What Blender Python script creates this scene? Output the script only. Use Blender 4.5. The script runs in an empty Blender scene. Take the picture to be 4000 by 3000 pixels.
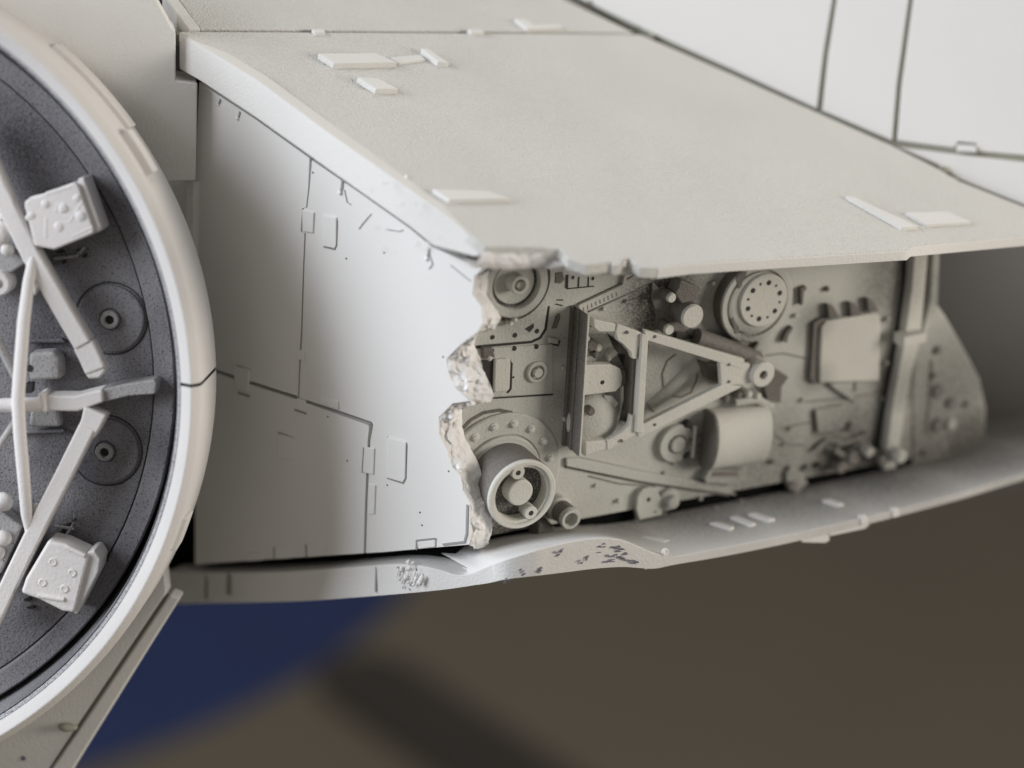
import bpy, math, random
from math import sin, cos, radians, pi
from mathutils import Vector, Matrix, noise

random.seed(7)
SC = bpy.context.scene
COL = SC.collection
# ------------------------------------------------------------------ camera (units: centimetres)
F = 8000.0                                   # focal length in pixels of a 4000 px wide frame (72 mm on 36 mm)
TABLE_DROP = 48.0
CAM = Vector((0, 0, TABLE_DROP))
_dn = Vector(((550-2000)/F, -(21000-1500)/F, -1.0)).normalized()
_up = -_dn
_fw = Vector((0, 0, -1.0))
_y = (_fw - _up*_fw.dot(_up)).normalized()
_x = _y.cross(_up)
ROT = Matrix((_x, _y, _up))
cd = bpy.data.cameras.new('camera'); cam = bpy.data.objects.new('camera', cd); COL.objects.link(cam)
cam.matrix_world = Matrix.Translation(CAM) @ ROT.to_4x4()
cd.sensor_width = 36; cd.lens = 72; cd.clip_start = .5; cd.clip_end = 400
cd.dof.use_dof = True; cd.dof.focus_distance = 24.3; cd.dof.aperture_fstop = .088
cd.dof.aperture_blades = 7
SC.camera = cam
# ------------------------------------------------------------------ light: a cool window on the left, a weak warm lamp on the right, a dim warm room
W = bpy.data.worlds.new('World'); SC.world = W; W.use_nodes = True
W.node_tree.nodes['Background'].inputs[0].default_value = (1.0, .95, .88, 1)
W.node_tree.nodes['Background'].inputs[1].default_value = .26
TGT = Vector((0, 24, TABLE_DROP-8.5))
def area(name, az, el, dist, size, power, colr):
    d = Vector((sin(radians(az))*cos(radians(el)), -cos(radians(az))*cos(radians(el)), sin(radians(el))))
    l = bpy.data.lights.new(name, 'AREA'); l.shape = 'RECTANGLE'; l.size, l.size_y = size
    l.energy = power; l.color = colr
    o = bpy.data.objects.new(name, l); COL.objects.link(o)
    o.location = TGT + d*dist
    o.rotation_euler = (-d).to_track_quat('-Z', 'Y').to_euler()
area('window_light', -66, 21, 55, (34, 34), 37500, (.87, .92, 1.0))
area('room_lamp', 80, 10, 55, (20, 20), 21500, (1.0, .93, .84))
area('ceiling_light', 170, 68, 70, (40, 40), 10500, (1.0, .98, .95))
SC.view_settings.view_transform = 'Standard'; SC.view_settings.look = 'None'
SC.view_settings.exposure = 0; SC.view_settings.gamma = 1

# ------------------------------------------------------------------ helpers
def ray(u, v):
    return ROT @ Vector(((u-2000)/F, -(v-1500)/F, -1.0))
def at_depth(u, v, d):
    return CAM + ray(u, v)*d
class Frame:
    """A flat face of the model: origin, two in-plane axes and an outward normal."""
    def __init__(s, O, sx, n):
        s.O = O; s.n = n.normalized(); s.sx = (sx - s.n*sx.dot(s.n)).normalized(); s.sy = s.n.cross(s.sx)
    def p(s, a, b, e=0):
        return s.O + s.sx*a + s.sy*b + s.n*e
    def on(s, u, v, e=0):
        r = ray(u, v); q = s.O + s.n*e
        return CAM + r*((q-CAM).dot(s.n)/r.dot(s.n))
    def st(s, u, v, e=0):
        d = s.on(u, v, e) - s.O
        return d.dot(s.sx), d.dot(s.sy)
def az_n(a): return Vector((sin(radians(a)), -cos(radians(a)), 0))

class MB:
    def __init__(s): s.v = []; s.f = []
    def add(s, vs, fs):
        b = len(s.v); s.v += [Vector(x) for x in vs]; s.f += [tuple(i+b for i in f) for f in fs]; return s
    def loft(s, rings, closed=True, cap0=False, cap1=False):
        b = len(s.v); n = len(rings[0])
        for r in rings: s.v += [Vector(x) for x in r]
        for k in range(len(rings)-1):
            for i in range(n if closed else n-1):
                j = (i+1) % n
                s.f.append((b+k*n+i, b+k*n+j, b+(k+1)*n+j, b+(k+1)*n+i))
        if cap0: s.f.append(tuple(b+i for i in reversed(range(n))))
        if cap1: s.f.append(tuple(b+(len(rings)-1)*n+i for i in range(n)))
        return s
    def prism(s, fr, pts, e0, e1):
        """pts in frame coordinates, from height e0 to e1"""
        a = sum(pts[i][0]*pts[(i+1) % len(pts)][1]-pts[(i+1) % len(pts)][0]*pts[i][1] for i in range(len(pts)))
        if a < 0: pts = pts[::-1]
        return s.loft([[fr.p(x, y, e0) for x, y in pts], [fr.p(x, y, e1) for x, y in pts]], True, True, True)
    def pxprism(s, fr, px, e0, e1):
        return s.prism(fr, [fr.st(u, v, e1) for u, v in px], e0, e1)
    def lathe(s, fr, c, prof, seg=40, a0=0, a1=2*pi):
        full = abs(a1-a0-2*pi) < 1e-6
        rings = []
        for r, e in prof:
            r = max(r, 1e-4)
            rings.append([fr.p(c[0]+r*cos(a0+(a1-a0)*i/(seg if full else seg-1)), c[1]+r*sin(a0+(a1-a0)*i/(seg if full else seg-1)), e) for i in range(seg)])
        return s.loft(rings, full)
    def tube(s, pts, rads, seg=14, cap=True):
        pts = [Vector(p) for p in pts]; rings = []
        if not hasattr(rads, '__len__'): rads = [rads]*len(pts)
        ref = Vector((.31, .2, .93))
        for i, p in enumerate(pts):
            t = (pts[min(i+1, len(pts)-1)]-pts[max(i-1, 0)]).normalized()
            a = t.cross(ref).normalized(); b = t.cross(a)
            rings.append([p+(a*cos(2*pi*k/seg)+b*sin(2*pi*k/seg))*rads[i] for k in range(seg)])
        return s.loft(rings, True, cap, cap)
    def rough(s, a, b, nu, nv, amp, depth_dir, freq=5.0, seed=0, bulge=0.0):
        """crumbled, torn plastic between two polylines a and b: lumps with sharp creases"""
        A = resample(a, nu); B = resample(b, nu); rings = []
        for i in range(nu+1):
            row = []
            for j in range(nv+1):
                t = j/nv; p = A[i].lerp(B[i], t)
                k = sin(pi*t)
                q = p*freq + Vector((seed*3.1, seed, seed*1.7))
                f1 = noise.voronoi(q + noise.noise_vector(q*.7)*.5)[0][0]; f2 = noise.voronoi(q*2.3)[0][0]
                lump = (.45-f1)*1.5 + (.4-f2)*.55
                d = noise.noise_vector(q*.8)*amp*.7 + noise.noise_vector(q*3.1)*amp*.25
                w = .3+.7*k if 0 < j < nv else .35
                row.append(p + d*w + depth_dir*(bulge*k + lump*amp*w))
            rings.append(row)
        return s.loft(rings, False)
    def blob(s, c, r, amp=.3, freq=9, squash=None, seg=10):
        c = Vector(c); rings = []
        for i in range(seg+1):
            th = pi*i/seg; row = []
            for k in range(seg*2):
                d = Vector((sin(th)*cos(pi*k/seg), sin(th)*sin(pi*k/seg), cos(th)))
                if squash: d = Vector((d[0]*squash[0], d[1]*squash[1], d[2]*squash[2]))
                q = c + d*r
                row.append(q + d*r*amp*2*noise.noise(q*freq))
            rings.append(row)
        return s.loft(rings, True)
def resample(p, n):
    p = [Vector(x) for x in p]; L = [0]
    for i in range(1, len(p)): L.append(L[-1]+(p[i]-p[i-1]).length)
    out = []; k = 0
    for i in range(n+1):
        d = L[-1]*i/n
        while k < len(p)-2 and L[k+1] < d: k += 1
        out.append(p[k].lerp(p[k+1], (d-L[k])/max(1e-9, L[k+1]-L[k])))
    return out
def disc(R, e0, e1, ch=.02):
    """profile of a raised round boss"""
    return [(R, e0), (R, e1-ch), (R-ch, e1), (0, e1)]
def rrect(x0, y0, x1, y1, r, n=4):
    o = []
    for cx, cy, a in ((x1-r, y1-r, 0), (x0+r, y1-r, 90), (x0+r, y0+r, 180), (x1-r, y0+r, 270)):
        for k in range(n+1):
            t = radians(a+90*k/n); o.append((cx+r*cos(t), cy+r*sin(t)))
    return o

def curve(p, n):
    out = []
    for i in range(len(p)-1):
        p0, p1_, p2_, p3_ = p[max(0, i-1)], p[i], p[i+1], p[min(len(p)-1, i+2)]
        for k in range(n):
            t = k/n
            out.append(.5*((2*p1_)+(-p0+p2_)*t+(2*p0-5*p1_+4*p2_-p3_)*t*t+(-p0+3*p1_-3*p2_+p3_)*t**3))
    return out+[p[-1].copy()]
WLOC = {}
def obj(name, mb, mat, parent=None, bevel=0, seg=2, label=None, smooth=True, cat=None, group=None, kind=None, sharp=32):
    c = Vector((0, 0, 0))
    for v in mb.v: c += v
    c /= len(mb.v)
    me = bpy.data.meshes.new(name); me.from_pydata([v-c for v in mb.v], [], mb.f); me.update()
    if mat: me.materials.append(mat)
    if smooth:
        me.polygons.foreach_set('use_smooth', [True]*len(me.polygons))
        me.set_sharp_from_angle(angle=radians(sharp))
    o = bpy.data.objects.new(name, me); COL.objects.link(o)
    WLOC[o.name] = c
    if parent: o.parent = parent; o.location = c - WLOC[parent.name]
    else: o.location = c
    if bevel:
        m = o.modifiers.new('bevel', 'BEVEL'); m.width = bevel; m.segments = seg; m.limit_method = 'ANGLE'; m.angle_limit = radians(40)
        m.use_clamp_overlap = True; m.harden_normals = smooth
    if label: o['label'] = label
    if cat: o['category'] = cat
    if group: o['group'] = group
    if kind: o['kind'] = kind
    return o

# ------------------------------------------------------------------ the faces of the model
AW, AR = -32, 28
C = at_depth(1880, 2140, 24)
FW = Frame(C, az_n(AW).cross(Vector((0, 0, -1))), az_n(AW))       # white side wall
_nr = az_n(AR)
FR = Frame(C - _nr*.72, _nr.cross(Vector((0, 0, -1))), _nr)       # machinery bay
if FW.sx.x < 0: FW.sx, FW.sy = -FW.sx, -FW.sy
SKE = .24                                                          # skirt stands proud of the wall
T1 = FW.on(697, 122, SKE); T2 = FW.on(1806, 890, SKE); T3 = FR.on(4000, 922, 1.05)
_nt = (T2-T1).cross(T3-T1).normalized()
if _nt.z < 0: _nt = -_nt
FT = Frame(T2, T3-T2, _nt)                                         # upper plate
# ------------------------------------------------------------------ materials
def mat(name, base, rough=.55, grain=0.0, gscale=40, mottle=.04, speck=None, spec=.35, mscale=.8, bumpd=.02, spray=None, sprayc=(.10, .095, .085)):
    m = bpy.data.materials.new(name); m.use_nodes = True; nt = m.node_tree; N = nt.nodes; L = nt.links
    b = N['Principled BSDF']; b.inputs['Roughness'].default_value = rough; b.inputs['Specular IOR Level'].default_value = spec
    tc = N.new('ShaderNodeNewGeometry')
    n1 = N.new('ShaderNodeTexNoise'); n1.inputs['Scale'].default_value = mscale; n1.inputs['Detail'].default_value = 4
    L.new(tc.outputs['Position'], n1.inputs['Vector'])
    mr = N.new('ShaderNodeMapRange'); mr.inputs[1].default_value = .3; mr.inputs[2].default_value = .7
    mr.inputs[3].default_value = 1-mottle; mr.inputs[4].default_value = 1+mottle; L.new(n1.outputs[0], mr.inputs[0])
    mx = N.new('ShaderNodeMix'); mx.data_type = 'RGBA'; mx.blend_type = 'MULTIPLY'; mx.inputs[0].default_value = 1
    mx.inputs[6].default_value = (*base, 1); L.new(mr.outputs[0], mx.inputs[7])
    out = mx.outputs[2]
    if spray:                                  # clouds of fine dark speckle around spots: sprayed paint and painted-in shade
        tot = None
        for c_, r_, st_ in spray:
            ds = N.new('ShaderNodeVectorMath'); ds.operation = 'DISTANCE'; ds.inputs[1].default_value = c_; L.new(tc.outputs['Position'], ds.inputs[0])
            rr = N.new('ShaderNodeMapRange'); rr.interpolation_type = 'SMOOTHSTEP'; rr.inputs[1].default_value = r_; rr.inputs[2].default_value = r_*.15
            rr.inputs[3].default_value = 0; rr.inputs[4].default_value = st_; L.new(ds.outputs['Value'], rr.inputs[0])
            if tot is None: tot = rr.outputs[0]
            else:
                ad = N.new('ShaderNodeMath'); ad.operation = 'MAXIMUM'; L.new(tot, ad.inputs[0]); L.new(rr.outputs[0], ad.inputs[1]); tot = ad.outputs[0]
        ns = N.new('ShaderNodeTexNoise'); ns.inputs['Scale'].default_value = 34; ns.inputs['Detail'].default_value = 3; L.new(tc.outputs['Position'], ns.inputs['Vector'])
        n5 = N.new('ShaderNodeMapRange'); n5.inputs[1].default_value = .35; n5.inputs[2].default_value = .65; n5.inputs[3].default_value = -.30; n5.inputs[4].default_value = .30; L.new(ns.outputs[0], n5.inputs[0])
        a2 = N.new('ShaderNodeMath'); a2.operation = 'MULTIPLY_ADD'; L.new(n5.outputs[0], a2.inputs[0]); L.new(tot, a2.inputs[1]); L.new(tot, a2.inputs[2]); a2.use_clamp = True
        m3 = N.new('ShaderNodeMix'); m3.data_type = 'RGBA'; m3.inputs[7].default_value = (*sprayc, 1); L.new(a2.outputs[0], m3.inputs[0]); L.new(out, m3.inputs[6]); out = m3.outputs[2]
    if speck:
        for sc_, lo, hi, colr, st in speck:
            n2 = N.new('ShaderNodeTexNoise'); n2.inputs['Scale'].default_value = sc_; n2.inputs['Detail'].default_value = 2.5
            n2.inputs['Roughness'].default_value = .65
            L.new(tc.outputs['Position'], n2.inputs['Vector'])
            r2 = N.new('ShaderNodeMapRange'); r2.inputs[1].default_value = lo; r2.inputs[2].default_value = hi
            r2.inputs[4].default_value = st; r2.clamp = True; L.new(n2.outputs[0], r2.inputs[0])
            m2 = N.new('ShaderNodeMix'); m2.data_type = 'RGBA'; m2.inputs[7].default_value = (*colr, 1)
            L.new(r2.outputs[0], m2.inputs[0]); L.new(out, m2.inputs[6]); out = m2.outputs[2]
    L.new(out, b.inputs['Base Color'])
    if grain:
        n3 = N.new('ShaderNodeTexNoise'); n3.inputs['Scale'].default_value = gscale; n3.inputs['Detail'].default_value = 2
        L.new(tc.outputs['Position'], n3.inputs['Vector'])
        bp = N.new('ShaderNodeBump'); bp.inputs['Strength'].default_value = grain; bp.inputs['Distance'].default_value = bumpd
        L.new(n3.outputs[0], bp.inputs['Height']); L.new(bp.outputs[0], b.inputs['Normal'])
    return m
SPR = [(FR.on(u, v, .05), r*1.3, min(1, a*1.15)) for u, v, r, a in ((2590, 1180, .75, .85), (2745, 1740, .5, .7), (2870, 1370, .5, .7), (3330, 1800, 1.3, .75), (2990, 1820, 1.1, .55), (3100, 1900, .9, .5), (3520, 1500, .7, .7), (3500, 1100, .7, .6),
    (1900, 2080, .7, .75), (2210, 1560, .30, .35), (2215, 1350, .28, .3), (2460, 1400, .4, .5), (2450, 1600, .4, .5), (2560, 1520, .5, .35), (3190, 1260, .35, .45), (3190, 1480, .35, .45), (2040, 1250, .35, .3), (3640, 1740, 1.0, .7), (3800, 1750, .9, .9), (3680, 1100, .6, .5), (3740, 1560, 1.3, .6), (3640, 1500, .8, .5), (2800, 1930, 1.0, .4))]  # airbrushed preshading; spots beside and beyond parts also paint in their shade
PSP = []
HULL = mat('hull_paint', (.74, .73, .705), .8, .35, 32, .03, None, .18)
HULLG = mat('grainy_hull_paint', (.67, .66, .625), .75, .9, 38, .03, None, .2, .8, .034)
HULLS = mat('shade_sprayed_hull_paint', (.71, .70, .68), .85, .35, 32, .03, None, .12, spray=[(FR.on(u, v, -.1), r, a) for u, v, r, a in ((2300, 2070, 1.5, .6), (2700, 1990, 1.7, .7), (3050, 1920, 1.9, .75), (3400, 1860, 2.1, .8), (3750, 1790, 2.3, .85), (4100, 1740, 2.4, .85))], sprayc=(.17, .165, .155))  # dark spray along the inner edge also paints in the shade there
WALL = mat('wall_paint', (.755, .745, .725), .9, .12, 40, .012, [(90, .74, .78, (.25, .22, .22), .6)], .12)
TORN = mat('torn_plastic', (.83, .815, .80), .85, .4, 30, .05, [(7, .64, .78, (.55, .48, .44), .45), (11, .70, .76, (.24, .20, .27), .6)], .12)
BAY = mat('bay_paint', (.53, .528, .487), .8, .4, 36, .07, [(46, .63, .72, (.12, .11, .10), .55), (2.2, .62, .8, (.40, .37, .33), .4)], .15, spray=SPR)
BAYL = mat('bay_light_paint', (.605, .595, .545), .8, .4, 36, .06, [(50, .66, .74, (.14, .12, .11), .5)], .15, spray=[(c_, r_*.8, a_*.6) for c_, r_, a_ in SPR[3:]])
BAYK = mat('bay_dark_speckle', (.075, .07, .066), .65, .5, 40, .2, [(40, .52, .62, (.30, .28, .25), .7)])  # near-black with lighter speckle, for cylinder end and wheel groove
BAYD = mat('bay_dark_and_shade_grey', (.165, .152, .137), .65, .5, 40, .15, [(48, .52, .68, (.06, .055, .05), .8)])  # dark details, and shade painted onto side faces
VOID = mat('gap_shade_black', (.006, .006, .006), .95, 0, 30, .05, None, .05)  # black that puts the shade of the hull gaps into the colour
WASH = mat('dark_wash', (.035, .032, .03), .7, .3, 30, .2)
OLIVE = mat('olive_wash', (.31, .31, .25), .7, .2, 30, .15)
GREYW = mat('grey_wash', (.30, .29, .29), .7, .2, 30, .15)
BLUEW = mat('blue_grey_scuff', (.17, .165, .21), .6, .4, 30, .3)
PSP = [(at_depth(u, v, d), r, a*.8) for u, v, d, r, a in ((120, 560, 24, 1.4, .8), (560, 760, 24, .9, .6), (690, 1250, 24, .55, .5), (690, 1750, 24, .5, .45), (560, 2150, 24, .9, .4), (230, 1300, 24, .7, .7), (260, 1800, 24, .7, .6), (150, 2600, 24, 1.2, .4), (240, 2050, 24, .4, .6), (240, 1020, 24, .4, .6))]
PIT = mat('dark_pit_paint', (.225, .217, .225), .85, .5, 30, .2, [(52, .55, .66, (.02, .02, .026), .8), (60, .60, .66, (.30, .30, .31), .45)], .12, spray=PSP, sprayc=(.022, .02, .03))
RINGS = mat('oversprayed_ring_paint', (.46, .455, .46), .9, .3, 40, .1, [(70, .42, .62, (.06, .06, .075), .85), (90, .56, .64, (.62, .62, .62), .5)], .08)
PITK = mat('pit_groove_paint', (.045, .043, .05), .85, .3, 30, .2)
PITG = mat('grey_pit_paint', (.36, .35, .345), .65, .5, 30, .15, [(34, .60, .68, (.04, .04, .045), .85)])
RING = mat('ring_paint', (.64, .62, .60), .9, .25, 30, .04, None, .08)
STRUT = mat('strut_paint', (.72, .69, .67), .85, .3, 30, .05, None, .12)
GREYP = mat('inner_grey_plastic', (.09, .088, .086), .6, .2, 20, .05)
TABLE = mat('brown_table_top', (.116, .097, .070), .55, .1, 2, .04, None, .3, .08)
MATB = mat('blue_cloth', (.022, .036, .105), .85, .2, 10, .1, None, .2, .2)
BARM = mat('dark_rubber', (.034, .027, .022), .6, .1, 10, .1, None, .25, .2)

root = bpy.data.objects.new('spaceship_model', None); COL.objects.link(root)
root.location = Vector((C.x, C.y+3, C.z-2.2)); WLOC[root.name] = root.location.copy()
root['label'] = 'unfinished white plastic spaceship model with a torn side panel exposing machinery'
root['category'] = 'scale model'
root.empty_display_size = .5

# ================================================================== setting
def slab(name, z0, z1, x0, y0, x1, y1, m, **k):
    mb = MB().loft([[Vector((x0, y0, z)), Vector((x1, y0, z)), Vector((x1, y1, z)), Vector((x0, y1, z))] for z in (z0, z1)], True, True, True)
    return obj(name, mb, m, **k)
slab('table', -3, 0, -160, -60, 160, 220, TABLE, bevel=.3, kind='structure')
def on_table(u, v, z=0):
    r = ray(u, v); return CAM + r*((z-CAM.z)/r.z)
# round blue mat: its edge passes through three seen points
p1, p2, p3 = (on_table(*q, .12).xy for q in ((1560, 2330), (1060, 2700), (400, 2975)))
ax, ay, bx, by, cx, cy = *p1, *p2, *p3
d = 2*(ax*(by-cy)+bx*(cy-ay)+cx*(ay-by))
ux = ((ax*ax+ay*ay)*(by-cy)+(bx*bx+by*by)*(cy-ay)+(cx*cx+cy*cy)*(ay-by))/d
uy = ((ax*ax+ay*ay)*(cx-bx)+(bx*bx+by*by)*(ax-cx)+(cx*cx+cy*cy)*(bx-ax))/d
FTAB = Frame(Vector((0, 0, 0)), Vector((1, 0, 0)), Vector((0, 0, 1)))
RM = (Vector((ux, uy))-p1).length
obj('round_mat', MB().lathe(FTAB, (ux, uy), [(RM, .004), (RM, .09), (RM-.03, .12), (0, .12)], 96), MATB,
    label='dark blue cloth mat lying on the brown table under the model', cat='mat')
# dark round-ended bar on the table
q0 = on_table(1440, 2640, .5); q1 = on_table(2150, 3120, .5)
dd = (q1-q0).normalized(); sd = Vector((-dd.y, dd.x, 0)); BR = 2.3
bar = []
for k in range(13):
    t = pi/2+pi*k/12; bar.append((q0 + (dd*cos(t)+sd*sin(t))*BR).xy)
for k in range(13):
    t = -pi/2+pi*k/12; bar.append((q1+dd*9 + (dd*cos(t)+sd*sin(t))*BR).xy)
obj('dark_bar', MB().prism(FTAB, [tuple(b) for b in bar], .004, .5), BARM, bevel=.12, seg=3,
    label='blurred dark bar with a rounded end lying on the brown table', cat='bar')

# ================================================================== white side wall: three panels with real gaps over a dark backing
wall_top = [(778, 322), (1000, 468), (1200, 610), (1400, 750), (1600, 892), (1690, 968), (1880, 1046)]
tear_in = [(1886, 1052), (1853, 1077), (1846, 1150), (1880, 1196), (1887, 1262), (1866, 1296), (1802, 1344), (1744, 1402), (1756, 1470), (1788, 1525),
           (1834, 1566), (1768, 1576), (1715, 1629), (1713, 1696), (1744, 1751), (1764, 1821), (1799, 1860), (1808, 1911), (1834, 1962), (1836, 2050), (1834, 2127)]
tear_out = [(1915, 1052), (1906, 1085), (1902, 1150), (1936, 1203), (1957, 1240), (1932, 1285), (1868, 1304), (1852, 1350), (1881, 1402), (1882, 1440),
            (1908, 1490), (1926, 1545), (1914, 1572), (1840, 1582), (1806, 1600), (1803, 1668), (1830, 1735), (1873, 1821), (1893, 1911), (1900, 1945),
            (1921, 1965), (1920, 2064), (1909, 2127), (1872, 2142)]
TH = .30
back_poly = [(770, 330)] + [(u, v+14) for u, v in wall_top[1:-1]] + [(u-26, v) for u, v in tear_in] + [(1500, 2160), (770, 2204)]
side = obj('side_wall', MB().pxprism(FW, back_poly, -TH, -.10), WASH, root, label='white side wall of the hull with a torn right edge')
seam_v = [(1213, 622), (1207, 730), (1198, 810), (1183, 814), (1178, 905), (1192, 912), (1186, 1050), (1178, 1300), (1172, 1400), (1166, 1556)]
gap = 6
upL = [(778, 322), (1000, 468), (1209, 618)] + [(u-gap/2, v) for u, v in seam_v[1:]] + [(1160, 1546), (990, 1492), (845, 1444), (762, 1416), (762, 700)]
obj('wall_panel', MB().pxprism(FW, upL, -.12, 0), WALL, side, smooth=False)
upR = [(1219, 626), (1400, 750), (1600, 892), (1690, 966)] + tear_in + [(1500, 2156), (1430, 2160), (1436, 1950), (1447, 1720), (1458, 1660), (1452, 1648),
       (1330, 1606), (1176, 1556)] + [(u+gap/2, v) for u, v in reversed(seam_v[1:])]
obj('wall_panel', MB().pxprism(FW, upR, -.12, 0), WALL, side, smooth=False, label='largest wall panel with the torn edge')
loL = [(762, 1430), (845, 1458), (990, 1507), (1160, 1562), (1320, 1619), (1436, 1660), (1442, 1668), (1436, 1720), (1426, 1950), (1420, 2161), (1000, 2188), (762, 2205)]
obj('wall_panel', MB().pxprism(FW, loL, -.12, 0), WALL, side, smooth=False)
# raised chips on the wall
def chip(fr, px, h, parent, m, name='raised_chip', bev=.015, e=0):
    return obj(name, MB().pxprism(fr, px, e-.02, e+h), m, parent, bevel=bev)
for px in ([(1258, 838), (1314, 850), (1312, 960), (1306, 972), (1262, 962)],
           [(1512, 1706), (1586, 1728), (1582, 1870), (1572, 1886), (1512, 1868)],
           [(1416, 1746), (1462, 1752), (1458, 1856), (1412, 1846)],
           [(905, 1428), (972, 1444), (968, 1530), (920, 1516)],
           [(1250, 1552), (1320, 1568), (1322, 1600), (1250, 1578)],
           [(1084, 1694), (1146, 1712), (1144, 1800), (1082, 1790)],
           [(1155, 1556), (1192, 1566), (1196, 1612), (1155, 1600)],
           [(1178, 818), (1226, 830), (1222, 912), (1180, 905)],
           [(1070, 2134), (1130, 2128), (1134, 2182), (1072, 2186)],
           [(1196, 2124), (1270, 2120), (1272, 2172), (1198, 2178)],
           [(962, 2160), (1020, 2158), (1022, 2190), (964, 2194)],
           [(1630, 2116), (1700, 2108), (1700, 2138), (1632, 2146)],
           [(1156, 1368), (1190, 1372), (1188, 1410), (1154, 1404)],
           [(1440, 1890), (1466, 1896), (1462, 2010), (1436, 2010)]):
    chip(FW, px, .022, side, WALL)
def wash_line(fr, px, e, w, parent, m=WASH, name='panel_line'):
    pts = [fr.st(u, v, e) for u, v in px]; L_ = []; R_ = []
    for i, p in enumerate(pts):
        a = Vector(pts[max(0, i-1)]); b = Vector(pts[min(len(pts)-1, i+1)])
        t = (b-a).normalized(); nn = Vector((-t.y, t.x))*w/2
        L_.append((p[0]+nn.x, p[1]+nn.y)); R_.append((p[0]-nn.x, p[1]-nn.y))
    mb = MB()
    mb.loft([[fr.p(*L_[i], e-.006), fr.p(*L_[i], e+.004), fr.p(*R_[i], e+.004), fr.p(*R_[i], e-.006)] for i in range(len(pts))], True, True, True)
    return obj(name, mb, m, parent, smooth=False)
wash_line(FW, [(1316, 862), (1313, 958), (1306, 974), (1264, 964)], .006, .018, side, GREYW)
wash_line(FW, [(1588, 1735), (1584, 1868), (1574, 1888), (1512, 1868)], .006, .014, side, GREYW)
wash_line(FW, [(1086, 1690), (1148, 1712)], .006, .018, side, GREYW)
wash_line(FW, [(930, 1534), (974, 1548)], .006, .026, side, GREYW)
wash_line(FW, [(1150, 1600), (1196, 1616)], .006, .022, side, GREYW)
wash_line(FW, [(926, 1430), (976, 1446)], .006, .022, side, GREYW)
wash_line(FW, [(1626, 2148), (1626, 2112), (1698, 2104)], .024, .02, side, GREYW)
wash_line(FW, [(1072, 2184), (1070, 2136)], .024, .02, side, GREYW)
wash_line(FW, [(1197, 2176), (1195, 2128)], .024, .02, side, GREYW)
wash_line(FW, [(1826, 1972), (1823, 2085), (1814, 2118), (1776, 2122), (1730, 2128)], .006, .03, side, GREYW)
wash_line(FW, [(1420, 1748), (1414, 1846)], .024, .012, side, GREYW)
# melted nicks where the wall meets the skirt
for (u, v, w, h) in ((1338, 706, 15, 44), (1676, 968, 14, 40), (936, 436, 10, 26), (860, 388, 10, 20)):
    wash_line(FW, [(u, v), (u-2, v+h*.6), (u-8, v+h)], .006, w*.0022, side, GREYW, 'nick')
    obj('melted_bead', MB().blob(FW.on(u-8, v+h*1.05, .0), .022, .4), TORN, side)
for pts in ([(1345, 742), (1356, 790), (1372, 800)], [(1680, 1000), (1690, 1032), (1676, 1050)], [(1450, 836), (1420, 870), (1402, 894)], [(1510, 896), (1560, 904), (1575, 898)],
            [(1760, 1036), (1800, 1068), (1838, 1098)], [(1210, 832), (1226, 852)]):
    wash_line(FW, pts, .005, .01, side, GREYW, 'scratch')
for (u, v) in ((1352, 1010), (1280, 1628), (1356, 1800), (1512, 1895), (1640, 2002), (1648, 2052), (1516, 1708), (1222, 674), (1500, 988), (1730, 1395), (1752, 1841)):
    obj('paint_speck', MB().lathe(FW, FW.st(u, v, .003), [(.012+.006*random.random(), -.005), (.010, .005), (0, .006)], 8), WASH, side)
# torn thickness of the wall
A_ = [FW.on(u, v, -.005) for u, v in tear_in]; B_ = [FW.on(u, v, -.34) for u, v in tear_out]
obj('torn_edge', MB().rough(A_, B_, 340, 26, .072, (FW.n+FW.sx*.35).normalized(), 7.5, 2, .05), TORN, side, sharp=50)
B2 = [p - FW.n*.12 - FW.sx*.45 for p in B_]
obj('torn_backing', MB().rough(B_, B2, 110, 3, .04, FW.n, 6, 5), TORN, side, sharp=80)

# ================================================================== upper plate
plate = [(697, 122), (1100, 124), (1700, 128), (2250, 131), (2505, 134), (2800, 262), (3190, 436), (3482, 566), (3660, 655), (3745, 705), (4000, 806), (4150, 873), (4150, 909),
         (4000, 922), (3560, 962), (3545, 976), (3520, 977), (3200, 997), (2900, 1015), (2700, 1028), (2560, 1046), (2505, 1044), (2478, 1028), (2460, 1006), (2436, 1008), (2425, 1030),
         (2400, 1034), (2388, 1022), (2330, 1030), (2290, 1034), (2255, 1022), (2215, 1006), (2196, 978), (2180, 968), (2150, 972), (2120, 966), (2000, 962), (1905, 962), (1893, 962), (1806, 890), (1291, 523)]
TT = .135
pt_ = [FT.on(u, v) for u, v in plate][::-1]
top = obj('upper_hull_plate', MB().loft([[p - Vector((0, 0, TT)) for p in pt_], pt_], True, True, True), HULLG, root, bevel=.018, label='grainy upper hull plate with a broken front corner')
# thick edge strip along the left side of the plate
sk_top = [(697, 128), (1000, 312), (1291, 526), (1500, 672), (1700, 812), (1806, 892), (1886, 962)]
sk_bot = [(1872, 1004), (1846, 1004), (1740, 976), (1690, 962), (1600, 889), (1300, 677), (1000, 463), (781, 318), (697, 270)]
obj('edge_strip', MB().pxprism(FW, sk_top+sk_bot, .02, SKE+.012), HULL, top, bevel=.03, seg=3)
def tab(px, h=.075, m=HULL, name='raised_tab', fr=FT, parent=top):
    return obj(name, MB().pxprism(fr, px, -.02, h), m, parent, bevel=.012)
tab([(1243, 207), (1470, 206), (1552, 243), (1306, 247)])
tab([(1522, 222), (1640, 212), (1664, 232), (1560, 246)], .03)
tab([(1646, 188), (1672, 190), (1756, 244), (1712, 240)], .075)
tab([(1396, 300), (1478, 305), (1556, 346), (1470, 347)])
tab([(1690, 736), (1905, 744), (2000, 774), (1756, 779)], .06)
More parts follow.
